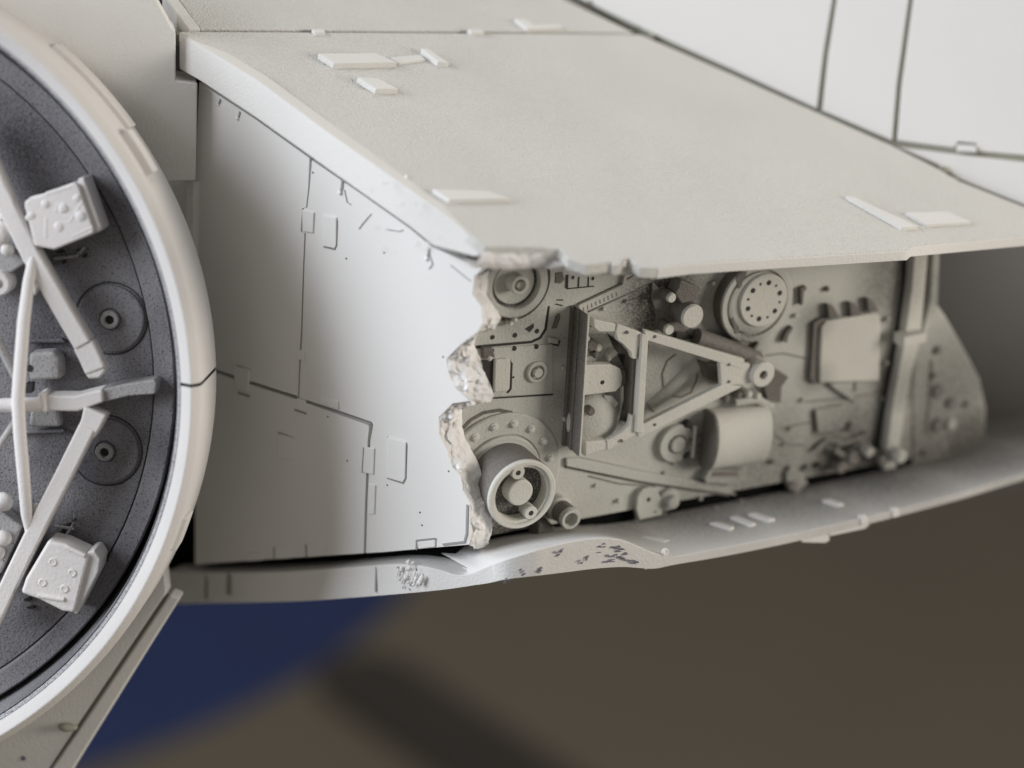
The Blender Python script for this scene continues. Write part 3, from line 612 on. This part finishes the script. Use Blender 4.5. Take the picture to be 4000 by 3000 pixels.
# column at the right end and what lies beyond
co = g('column', px(FR, [(3572, 985), (3628, 980), (3596, 1330), (3566, 1440), (3530, 1640), (3500, 1830), (3452, 1838), (3490, 1560), (3534, 1320), (3562, 1120)], .0, .16), BAYL, .02, None, 'upright column at the right end of the bay')
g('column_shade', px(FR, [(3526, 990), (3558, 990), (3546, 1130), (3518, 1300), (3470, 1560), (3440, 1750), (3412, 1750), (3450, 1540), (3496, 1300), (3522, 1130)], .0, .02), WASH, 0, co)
g('column_strip', px(FR, [(3646, 978), (3672, 978), (3664, 1180), (3610, 1330), (3604, 1300), (3634, 1180)], -.1, .16), BAY, .015, co)
g('cross_clip', px(FR, [(3530, 1318), (3622, 1300), (3618, 1338), (3528, 1362)], .1, .32), BAYL, .02, co)
g('column_foot', boss(3524, 1790, .34, [(.10, 0), (.10, .3), (.07, .34), (0, .34)], 20), BAYL, 0, co)
bp_ = g('beyond_plate', px(FR, [(3560, 900), (3662, 900), (3664, 1190), (3700, 1240), (3790, 1400), (3830, 1480), (3856, 1600), (3850, 1700), (3800, 1770), (3560, 1836)], -.3, -.1), BAY, .05, None, 'slanting plate of fittings beyond the column')
for (u, v, r, e, m_) in ((3668, 1370, .06, -.06, BAYD), (3652, 1470, .05, -.06, BAYD), (3670, 1530, .10, -.06, BAYD), (3720, 1575, .08, -.06, BAYD), (3670, 1660, .10, -.06, BAYD), (3720, 1660, .08, -.06, BAYL), (3780, 1580, .05, -.06, BAYD), (3616, 1770, .05, -.06, BAYD)):
    g('fitting', boss(u, v, e, disc(r, -.12, e, .015), 18), m_, 0, bp_)
wash_line(FR, [(3640, 1410), (3632, 1560), (3620, 1700)], -.094, .05, bp_, BAYD)
FK = Frame(FR.p(0, 0, -.08), FR.sx, FR.n)
obj('gap_shade_core', MB().pxprism(FK, [(1820, 1990), (3560, 1700), (3560, 1870), (1830, 2180)], -.25, 0), VOID, root, label='black sheet standing in for the shade in the gap below the bay')
obj('gap_shade_side', MB().pxprism(FW, [(500, 1800), (1740, 1900), (1790, 2228), (500, 2292)], -.6, -.32), VOID, root)  # black sheet painting the shade in the gap under the wall
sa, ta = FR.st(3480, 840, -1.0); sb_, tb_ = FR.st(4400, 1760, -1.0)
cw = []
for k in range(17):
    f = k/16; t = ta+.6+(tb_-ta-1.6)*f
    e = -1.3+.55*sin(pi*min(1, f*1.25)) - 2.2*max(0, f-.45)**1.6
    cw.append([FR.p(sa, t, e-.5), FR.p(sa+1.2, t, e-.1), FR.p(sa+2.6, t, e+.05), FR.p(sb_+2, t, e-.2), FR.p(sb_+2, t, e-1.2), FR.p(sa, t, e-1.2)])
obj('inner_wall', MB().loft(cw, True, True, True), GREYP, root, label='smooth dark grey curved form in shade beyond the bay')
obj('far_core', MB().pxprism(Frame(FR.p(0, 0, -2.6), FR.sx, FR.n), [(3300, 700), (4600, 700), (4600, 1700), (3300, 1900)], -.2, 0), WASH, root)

# ================================================================== lower hull plate with bent lip
LE = .50                                                  # lip line ahead of the torn wall corner, in the bay's frame
left = [(640, 2238, 2362), (760, 2238, 2358), (1000, 2238, 2354), (1200, 2230, 2348), (1400, 2214, 2334), (1550, 2204, 2322), (1640, 2210, 2314)]
right = [(1720, 2228, 2306), (1790, 2248, 2297), (1850, 2238, 2288), (1905, 2214, 2280), (1980, 2186, 2264), (2080, 2156, 2252), (2150, 2136, 2244), (2230, 2118, 2234), (2310, 2106, 2224), (2380, 2104, 2218), (2440, 2114, 2216),
         (2500, 2138, 2220), (2560, 2162, 2222), (2640, 2172, 2206), (2760, 2152, 2186), (2900, 2126, 2160), (3100, 2085, 2118), (3300, 2040, 2070), (3500, 1992, 2020), (3750, 1926, 1952), (4000, 1850, 1876), (4300, 1764, 1790), (4700, 1648, 1674)]
FL = Frame(C + _nr*LE, FR.sx, _nr)
et, eb = [], []
def lip(u, v, o=0):
    a_, b_ = FW.on(u, v, .06+o), FL.on(u, v, o)
    return a_ if (a_-CAM).length > (b_-CAM).length else b_
for u, a_, b_ in left+right: et.append(lip(u, a_)); eb.append(lip(u, b_, .10 if u < 1500 else .10-(u-1500)*.0005 if u < 1700 else -.01))
inner = []
rb = [FR.on(2000, 2126), FR.on(3500, 1836)]
for p, (u, a_, b_) in zip(et, left+right):
    if u < 1800:
        q = p - FW.n*1.6; inner.append(Vector((q.x, q.y, p.z-.1)))
    else:
        q = p - _nr*((p-FR.O).dot(_nr)+.55)
        base = rb[0] + (rb[1]-rb[0])*((q-rb[0]).dot(FR.sx)/(rb[1]-rb[0]).dot(FR.sx))
        inner.append(Vector((q.x, q.y, base.z-.09)))
et_, eb_, in_ = curve(et, 5), curve(eb, 5), curve(inner, 5)
rings = []
for p, q, r in zip(et_, eb_, in_):
    out_n = (p-r); out_n.z = 0; out_n.normalize()
    m1 = r.lerp(p, .5); m2 = r.lerp(p, .85); m3 = p - out_n*.04
    rings.append([r, m1, m2, m3, p, q, q-out_n*.06, q-out_n*.5-Vector((0, 0, .02)), r-Vector((0, 0, (p.z-q.z)+.0))])
low = obj('lower_hull_plate', MB().loft(rings, True, True, True), HULLS, root, bevel=.012, label='lower hull plate with a dented, curled lip', sharp=40)
for (u, v0, v1, w) in ((808, 2244, 2340, .05), (896, 2240, 2322, .075), (1470, 2214, 2312, .025), (1376, 2312, 2332, .02)):
    a_ = lip(u, v0, .0); b_ = lip(u-3, v1, .10); q_ = Vector((.02, 0, 0))
    obj('panel_line', MB().loft([[p_-FW.sx*w/2, p_+FW.sx*w/2, p_+FW.sx*w/2+FW.n*.004, p_-FW.sx*w/2+FW.n*.004] for p_ in (a_, b_)], True, True, True), GREYW, low, smooth=False)
# crater of melted plastic on the lip
for k in range(34):
    a_ = random.uniform(0, 6.28); r_ = random.random()**.6
    u = 1600+55*r_*cos(a_); v = 2250+58*r_*sin(a_)
    obj('melted_bead', MB().blob(lip(u, v, .03+.06*(v-2200)/110), random.uniform(.010, .024), .6, 14, (1, .5, random.uniform(.8, 2.2)), 6), TORN, low, sharp=80)
def flakes(fr, path, e, size, n, parent):
    P = [Vector(fr.st(u, v, e)) for u, v in path]
    for k in range(n):
        f = random.random()*(len(P)-1); i = min(int(f), len(P)-2); c = P[i].lerp(P[i+1], f-i)
        d = (P[i+1]-P[i]).normalized(); w = Vector((-d.y, d.x)); c = c + w*random.gauss(0, size*.7)
        m_ = random.randint(5, 7); l_ = size*random.uniform(.6, 1.7); h_ = size*random.uniform(.2, .5)
        pts = []
        for q in range(m_):
            a_ = 2*pi*q/m_; r_ = random.uniform(.45, 1.1); v_ = c + d*cos(a_)*l_*r_ + w*sin(a_)*h_*r_; pts.append((v_.x, v_.y))
        obj('scuff', MB().prism(fr, pts, e-.006, e+.003), BLUEW, parent, smooth=False)
for pts in ([(1566, 2232), (1560, 2256)], [(1604, 2256), (1600, 2300), (1606, 2308)], [(1622, 2220), (1640, 2260), (1644, 2284)], [(1580, 2244), (1574, 2268)], [(1616, 2250), (1630, 2286)], [(1548, 2220), (1562, 2216)]):
    flakes(FW, pts, .115, .018, 3, low)
for pts in ([(2336, 2138), (2362, 2134)], [(2384, 2150), (2412, 2148), (2440, 2152)], [(2372, 2168), (2420, 2170), (2450, 2164)], [(2360, 2190), (2400, 2188)], [(2430, 2182), (2470, 2190)], [(2396, 2134), (2424, 2136)],
            [(2260, 2204), (2290, 2180), (2300, 2172)], [(1972, 2272), (2004, 2264)], [(2030, 2240), (2044, 2234)], [(2172, 2166), (2194, 2150)], [(2110, 2224), (2113, 2226)], [(2462, 2194), (2490, 2198)], [(2388, 2178), (2444, 2180)]):
    flakes(FL, pts, .012, .03, 5, low)
def lowtab(px_, e0, e1, name='lip_tab', m=HULL): obj(name, MB().pxprism(FL, px_, e0, e1), m, low, bevel=.012)
lowtab([(2500, 2210), (2560, 2216), (2700, 2180), (2805, 2156), (2802, 2176), (2640, 2206), (2520, 2226)], -.3, -.012)
lowtab([(3118, 2096), (3160, 2092), (3238, 2078), (3242, 2112), (3224, 2122), (3134, 2120)], -.30, -.03)
lowtab([(3236, 2082), (3396, 2040), (3396, 2052), (3380, 2066), (3240, 2096)], -.3, -.02)
for u, v in ((3374, 2022), (3498, 1994)):
    lowtab([(u-12, v-2), (u+14, v-8), (u+16, v+24), (u-10, v+30)], -.06, .014, 'lip_notch')
# shallow ribs on top of the lower plate
def low_top(u, v):
    fr = Frame(rb[0]-Vector((0, 0, .02)), rb[1]-rb[0], Vector((0, 0, 1))); return fr
FB = Frame(FL.on(3100, 2087), FL.on(3500, 1994)-FL.on(2760, 2154), (FL.on(3500, 1994)-FL.on(2760, 2154)).cross(FR.on(3000, 1936)-FL.on(3100, 2087)))
if FB.n.z < 0: FB = Frame(FB.O, FB.sx, -FB.n)
for px_ in ([(2770, 2040), (2800, 2036), (2870, 2056), (2850, 2066)], [(2850, 2016), (2880, 2012), (2955, 2042), (2930, 2050)], [(2920, 2004), (2950, 2000), (3030, 2024), (3000, 2032)], [(2490, 2098), (2520, 2092), (2620, 2108), (2590, 2118)],
            [(3210, 1952), (3240, 1946), (3300, 1966), (3270, 1972)], [(3820, 1800), (3850, 1794), (3880, 1820), (3850, 1826)]):
    obj('plate_rib', MB().pxprism(FB, px_, -.06, .035), HULL, low, bevel=.015)
obj('ejector_mark', MB().lathe(FL, FL.st(2600, 2157, .01), [(.045, -.02), (.045, .012), (.03, .016), (.028, .008), (0, .008)], 16), TORN, low)

# ================================================================== docking ring (foreground left)
RD = 23.4; TI = .204
nD = Vector((-.0024*cos(TI), -cos(TI), sin(TI)))
cD = at_depth(-916, 1489, RD); R0 = 4.341*RD/21.5
FD = Frame(cD, Vector((1, 0, 0)), nD)
k_ = RD/21.5
ring_prof = [(R0-.10, -.95), (R0-.02, -.55), (R0-.005, -.03), (R0+.01, 0), (R0+.145*k_, .125), (R0+.155*k_, .13), (R0+.165*k_, .127), (R0+.225*k_, .05), (R0+.24*k_, .01), (R0+.245*k_, -.10), (R0+.25*k_, -1.05), (R0-.3, -1.10), (R0-.6, -1.12)]
obj('ring_neck', MB().lathe(FD, (0, 0), [(R0-.95, -1.05), (R0-.95, -5.0), (0, -5.0)], 90), HULL, root, label='plain drum carrying the ring, in its shade')
a_seam = math.atan2(*reversed(FD.st(800, 1506, .1)))
rg = obj('docking_ring', MB().lathe(FD, (0, 0), ring_prof, 60, a_seam+.004, a_seam+1.5), RING, root, bevel=.012, label='thick white ring around a dark speckled pit', sharp=22)
obj('ring_segment', MB().lathe(FD, (0, 0), ring_prof, 60, a_seam-1.5, a_seam-.004), RING, rg, bevel=.012, sharp=22)
obj('ring_segment', MB().lathe(FD, (0, 0), ring_prof, 120, a_seam+1.506, a_seam+2*pi-1.506), RING, rg, bevel=.012, sharp=22)
obj('seam_core', MB().lathe(FD, (0, 0), [(r-.015 if r > R0+.05 else r+.0, e-.015) for r, e in ring_prof], 10, a_seam-.01, a_seam+.01), WASH, rg)
# raised collar panels on the outside of the ring
def ang(u, v, e): return math.atan2(*reversed(FD.st(u, v, e)))
Ro = R0+.25*k_
def collar(p0, p1, e0, e1, h, name='collar_panel'):
    a0, a1 = ang(*p0, e0), ang(*p1, e0)
    if a1 < a0: a0, a1 = a1, a0
    mb = MB(); rings = []
    for i in range(13):
        t = a0+(a1-a0)*i/12
        rings.append([FD.p((Ro-.02)*cos(t), (Ro-.02)*sin(t), e0), FD.p((Ro-.02)*cos(t), (Ro-.02)*sin(t), e1), FD.p((Ro+h)*cos(t), (Ro+h)*sin(t), e1-.03), FD.p((Ro+h)*cos(t), (Ro+h)*sin(t), e0)])
    mb.loft(rings, True, True, True)
    obj(name, mb, RING, rg, bevel=.015)
collar((560, 470), (668, 640), -.45, -.12, .09)
collar((330, 60), (560, 470), -.95, -.55, .05)
collar((735, 1985), (690, 2110), -.5, -.05, .045)
# pit
r_line = Vector(FD.st(600, 1450, -.62)).length
obj('ring_liner', MB().lathe(FD, (0, 0), [(R0-.02, -.03), (R0-.03, -.08), (R0-.05, -.55), (R0-.12, -.95)], 140), PIT, rg)
obj('sprayed_edge', MB().lathe(FD, (0, 0), [(R0-.004, -.05), (R0-.009, -.02), (R0+.004, .006), (R0+.030, .026), (R0+.034, .02)], 140), RINGS, rg)
pit = obj('pit_floor', MB().lathe(FD, (0, 0), [(r_line-.006, -1.0), (r_line-.006, -.655), (r_line-.016, -.64), (0, -.64)], 120), PIT, rg, label='dark speckled floor of the ring')
obj('pit_ledge', MB().lathe(FD, (0, 0), [(R0-.13, -1.0), (R0-.13, -.56), (R0-.15, -.54), (r_line+.03, -.575), (r_line+.010, -.60), (r_line+.006, -.635), (r_line+.004, -1.0)], 120), PIT, rg)
obj('pit_back', MB().lathe(FD, (0, 0), [(R0+.1, -1.0), (0, -1.0)], 80), WASH, rg)
for i in range(4):
    pass
def gd(name, mb, m=STRUT, bevel=.02, parent=rg, label=None): return obj(name, mb, m, parent, bevel=bevel, label=label)
for (u, v) in ((432, 1246), (412, 1762)):
    c_ = FD.st(u, v, -.6)
    gd('round_cover', MB().lathe(FD, c_, [(.42, -.7), (.42, -.652), (.395, -.652), (.39, -.60), (.375, -.59), (.13, -.59), (.125, -.61), (.11, -.61), (.105, -.53), (.095, -.52), (.055, -.52), (.05, -.6), (0, -.6)], 56), PITG if False else PIT, 0)
    gd('cover_groove', MB().lathe(FD, c_, [(.434, -.642), (.432, -.634), (.416, -.634), (.414, -.642)], 56), PITK, 0)
    gd('cover_hub', MB().lathe(FD, c_, [(.107, -.60), (.107, -.53), (.097, -.516), (.055, -.516), (.05, -.59)], 32), PITG, 0)
    gd('hub_hole', MB().lathe(FD, c_, [(.05, -.60), (.05, -.575), (0, -.575)], 20), WASH, 0)
E1 = .0
# struts
def bar_d(pts, w, e0, e1, m=STRUT, name='strut', bev=.03):
    P = [Vector(FD.st(u, v, e1)) for u, v in pts]; L_, R_ = [], []
    for i, p in enumerate(P):
        t = (P[min(i+1, len(P)-1)]-P[max(i-1, 0)]).normalized(); n_ = Vector((-t.y, t.x))*w[i]/2 if hasattr(w, '__len__') else Vector((-t.y, t.x))*w/2
        L_.append(p+n_); R_.append(p-n_)
    return gd(name, MB().prism(FD, [tuple(q) for q in L_]+[tuple(q) for q in reversed(R_)], e0, e1), m, bev)
bar_d([(-120, 470), (-10, 740), (118, 1000), (230, 1196), (322, 1352)], .21, -.42, -.14)
bar_d([(322, 1345), (350, 1400), (372, 1452)], .25, -.36, -.16)
gd('strut_end', MB().pxprism(FD, [(330, 1456), (372, 1432), (408, 1424), (412, 1452), (390, 1478), (345, 1482)], -.42, -.18), STRUT, .03)
bar_d([(372, 1606), (352, 1660), (330, 1700)], [.28, .24, .22], -.42, -.16)
bar_d([(340, 1668), (250, 1850), (150, 2044), (60, 2230), (-40, 2440)], .20, -.42, -.14)
# horizontal beam
bm = gd('cross_beam', MB().pxprism(FD, [(150, 1540), (178, 1546), (292, 1546), (400, 1520), (404, 1572), (300, 1608), (180, 1606), (158, 1604)], -.55, -.20), STRUT, .03)
gd('beam_end', MB().pxprism(FD, [(398, 1521), (480, 1502), (602, 1484), (612, 1494), (606, 1540), (500, 1548), (402, 1572)], -.62, -.26), PITG, .02)
gd('beam_knuckle', MB().pxprism(FD, [(146, 1538), (172, 1534), (180, 1612), (160, 1614), (148, 1590)], -.5, -.14), STRUT, .03)
gd('beam_rod', MB().tube([FD.p(*FD.st(-80, 1588, -.15), -.15), FD.p(*FD.st(60, 1582, -.15), -.15), FD.p(*FD.st(160, 1580, -.2), -.2)], .085, 18), STRUT, 0)
gd('curved_rod', MB().tube([FD.p(*FD.st(u, v, e), e) for u, v, e in ((132, 996, -.20), (112, 1100, -.1), (92, 1260, -.02), (80, 1420, .0), (70, 1560, .0), (78, 1700, -.02), (92, 1860, -.08), (104, 2010, -.16), (118, 2080, -.22))], [.055, .066, .072, .074, .075, .075, .072, .066, .055], 18), STRUT, 0)
gd('rod_gusset', MB().pxprism(FD, [(150, 1060), (180, 1100), (158, 1120), (132, 1160), (128, 1100)], -.3, -.2), STRUT, .02)
gd('rod_gusset', MB().pxprism(FD, [(132, 1970), (160, 1980), (150, 2000), (130, 2050), (116, 2040)], -.3, -.2), STRUT, .02)
# two square blocks
bu = gd('square_block', MB().pxprism(FD, [(92, 792), (118, 770), (150, 764), (288, 712), (306, 720), (370, 902), (362, 916), (210, 976), (134, 962)], -.52, -.10), STRUT, .04, rg, 'upper square block with a rough dented face')
bl = gd('square_block', MB().pxprism(FD, [(190, 2108), (212, 2116), (250, 2124), (340, 2166), (346, 2180), (292, 2396), (240, 2388), (150, 2342), (80, 2318), (100, 2260)], -.52, -.10), STRUT, .04, rg, 'lower square block with four dimples')
gd('side_flange', MB().pxprism(FD, [(302, 700), (326, 690), (398, 892), (380, 912), (368, 906)], -.6, -.16), STRUT, .03, bu)
gd('side_flange', MB().pxprism(FD, [(340, 2158), (368, 2150), (392, 2186), (384, 2236), (300, 2402), (286, 2396)], -.6, -.16), STRUT, .03, bl)
for (u, v) in ((206, 2196), (282, 2238), (166, 2276), (252, 2300)):
    c_ = FD.st(u, v, -.1); gd('dimple', MB().lathe(FD, c_, [(.052, -.103), (.048, -.092), (.036, -.088), (.03, -.094), (0, -.096)], 20), STRUT, 0, bl)
for pts, w in (([(262, 2138), (330, 2170)], .05), ([(150, 2326), (250, 2342)], .05)):
    p = [FD.st(u, v, -.1) for u, v in pts]; gd('ridge', MB().tube([FD.p(*q, -.10) for q in p], .03, 10), STRUT, 0, bl)
for pts in ([(180, 760), (282, 728)], [(280, 925), (360, 888)], [(180, 850), (178, 930)], [(270, 870), (320, 790)], [(215, 830), (230, 790)]):
    p = [FD.st(u, v, -.1) for u, v in pts]; gd('ridge', MB().tube([FD.p(*q, -.125) for q in p], .03, 10), STRUT, 0, bu)
for (u, v) in ((186, 806), (246, 822), (320, 850), (120, 850), (300, 780), (230, 890)):
    gd('dent_bump', MB().blob(FD.on(u, v, -.112), .06, .4, 8, (1, .35, 1)), STRUT, 0, bu)
# small machinery at the left edge and on the floor
fl = gd('floor_block', MB().pxprism(FD, [(112, 1378), (208, 1372), (236, 1400), (240, 1482), (110, 1490)], -.64, -.36), PITG, .05)
gd('block_hole', MB().pxprism(FD, [(98, 1500), (126, 1498), (122, 1536), (98, 1536)], -.5, -.352), WASH, 0)
gd('block_hole', MB().lathe(FD, FD.st(114, 1440, -.34), [(.04, -.4), (.04, -.352), (0, -.351)], 14), WASH, 0)
gd('floor_ridge', MB().pxprism(FD, [(110, 1328), (240, 1322), (262, 1340), (110, 1342)], -.64, -.55), PIT, .02)
gd('floor_ridge', MB().pxprism(FD, [(20, 1686), (250, 1676), (254, 1690), (20, 1702)], -.64, -.55), PIT, .02)
gd('floor_ridge', MB().pxprism(FD, [(120, 1590), (230, 1600), (240, 1668), (110, 1672)], -.64, -.45), PITG, .05)
gd('side_rail', MB().pxprism(FD, [(0, 830), (40, 822), (120, 1010), (100, 1040)], -.6, -.36), PITG, .03)
gd('eye_fitting', MB().lathe(FD, FD.st(-8, 1110, -.2), [(.14, -.5), (.14, -.22), (.12, -.2), (.06, -.2), (.05, -.3), (0, -.3)], 28), STRUT, 0)
gd('left_bracket', MB().pxprism(FD, [(-60, 1010), (30, 960), (110, 1020), (40, 1070), (-60, 1150)], -.55, -.38), PITG, .03)
for (u, v, r) in ((8, 900, .13), (30, 975, .07), (-10, 960, .06), (4, 850, .06)):
    gd('left_knob', MB().blob(FD.on(u, v, -.28), r, .2, 5), STRUT, 0)
gd('left_plate', MB().pxprism(FD, [(-80, 1960), (10, 2000), (84, 2054), (60, 2120), (0, 2240), (-80, 2280)], -.6, -.34), PITG, .03)
for (u, v, r) in ((4, 1960, .12), (14, 2100, .08), (-6, 2160, .09)):
    gd('left_knob', MB().blob(FD.on(u, v, -.28), r, .2, 5), STRUT, 0)
gd('thin_rod', MB().tube([FD.p(*FD.st(-30, 1290, -.3), -.3), FD.p(*FD.st(20, 1390, -.3), -.3), FD.p(*FD.st(60, 1480, -.3), -.35)], .05, 12), PITG, 0)
gd('thin_rod', MB().tube([FD.p(*FD.st(60, 1640, -.3), -.35), FD.p(*FD.st(10, 1720, -.3), -.3), FD.p(*FD.st(-30, 1800, -.3), -.3)], .04, 12), PITG, 0)
# little cast-in pipes and pits on the floor
for (u, v, w_, h_) in ((236, 984, 40, 14), (262, 1002, 60, 10), (310, 976, 30, 12), (330, 998, 22, 22), (250, 1022, 20, 20), (262, 2052, 34, 20), (240, 2080, 30, 26), (286, 2030, 16, 14), (310, 2140, 40, 30), (226, 2106, 26, 18), (108, 2340, 34, 20), (120, 2372, 40, 16), (560, 930, 20, 10)):
    gd('floor_nub', MB().pxprism(FD, [(u-w_/2, v+h_*.1), (u+w_*.3, v-h_/2), (u+w_/2, v+h_*.2), (u-w_*.2, v+h_/2)], -.64, -.61), WASH, .005)
for pts in ([(212, 1010), (300, 1000), (330, 965)], [(240, 2120), (280, 2060), (292, 2010)], [(214, 2054), (290, 2066)]):
    gd('floor_pipe', MB().tube([FD.p(*FD.st(u, v, -.6), -.6) for u, v in pts], .02, 8), PITG, 0)
# cream sliver seen through the slot at the lower rim
sl = [FD.st(u, v, -.9) for u, v in ((170, 2668), (215, 2612), (260, 2566), (350, 2462), (342, 2476), (265, 2580), (222, 2624), (184, 2676))]
gd('slot_sliver', MB().prism(FD, sl, -.96, -.9), STRUT, 0)

# ------------------------------------------------------------------ hull block between ring and plate, lower hull under the ring
FBK = Frame(FW.on(772, 500, .2), az_n(14).cross(Vector((0, 0, -1))), az_n(14))
blk = obj('hull_block', MB().pxprism(FBK, [(-500, -420), (480, -220), (610, 0), (672, 112), (686, 122), (686, 314), (772, 326), (764, 706), (560, 712), (300, 500), (-500, 300)], -.5, 0), HULL, root, bevel=.02, label='upright hull block squeezed between ring and upper plate')
obj('step_block', MB().pxprism(FW, [(728, 712), (758, 712), (752, 1010), (724, 1010)], -.3, .10), HULL, blk, bevel=.015)
obj('dark_slot', MB().pxprism(FW, [(470, -230), (560, -110), (735, 114), (780, 330), (686, 330), (660, 112)], -.5, -.12), WASH, blk)
obj('gap_plate', MB().pxprism(FW, [(560, 640), (770, 700), (762, 1100), (560, 1100)], -.5, -.2), BAY, blk)
FU = Frame(FD.p(0, 0, -1.25), FD.sx, FD.n)
und = obj('under_ring_hull', MB().pxprism(FU, [(652, 2316), (318, 2812), (190, 3006), (100, 3160), (-400, 3160), (-400, 2400), (300, 2000), (640, 2200)], -.3, 0), HULL, root, bevel=.03, label='lower hull strip running down under the ring')
obj('edge_strip', MB().pxprism(FU, [(664, 2322), (704, 2338), (560, 2566), (287, 3004), (190, 3170), (110, 3170), (202, 3004), (330, 2818)], -.3, .02), HULL, und, bevel=.03)
obj('strip_gap', MB().pxprism(FU, [(640, 2310), (690, 2330), (290, 2990), (180, 2990)], -.4, -.08), OLIVE, und)
obj('glue_lump', MB().blob(FU.on(262, 2836, .01), .07, .4, 6, (1.6, 1, .6)), OLIVE, und)
obj('paint_speck', MB().lathe(FU, FU.st(92, 2962, .0), [(.04, -.01), (.03, .008), (0, .01)], 10), BLUEW, und)
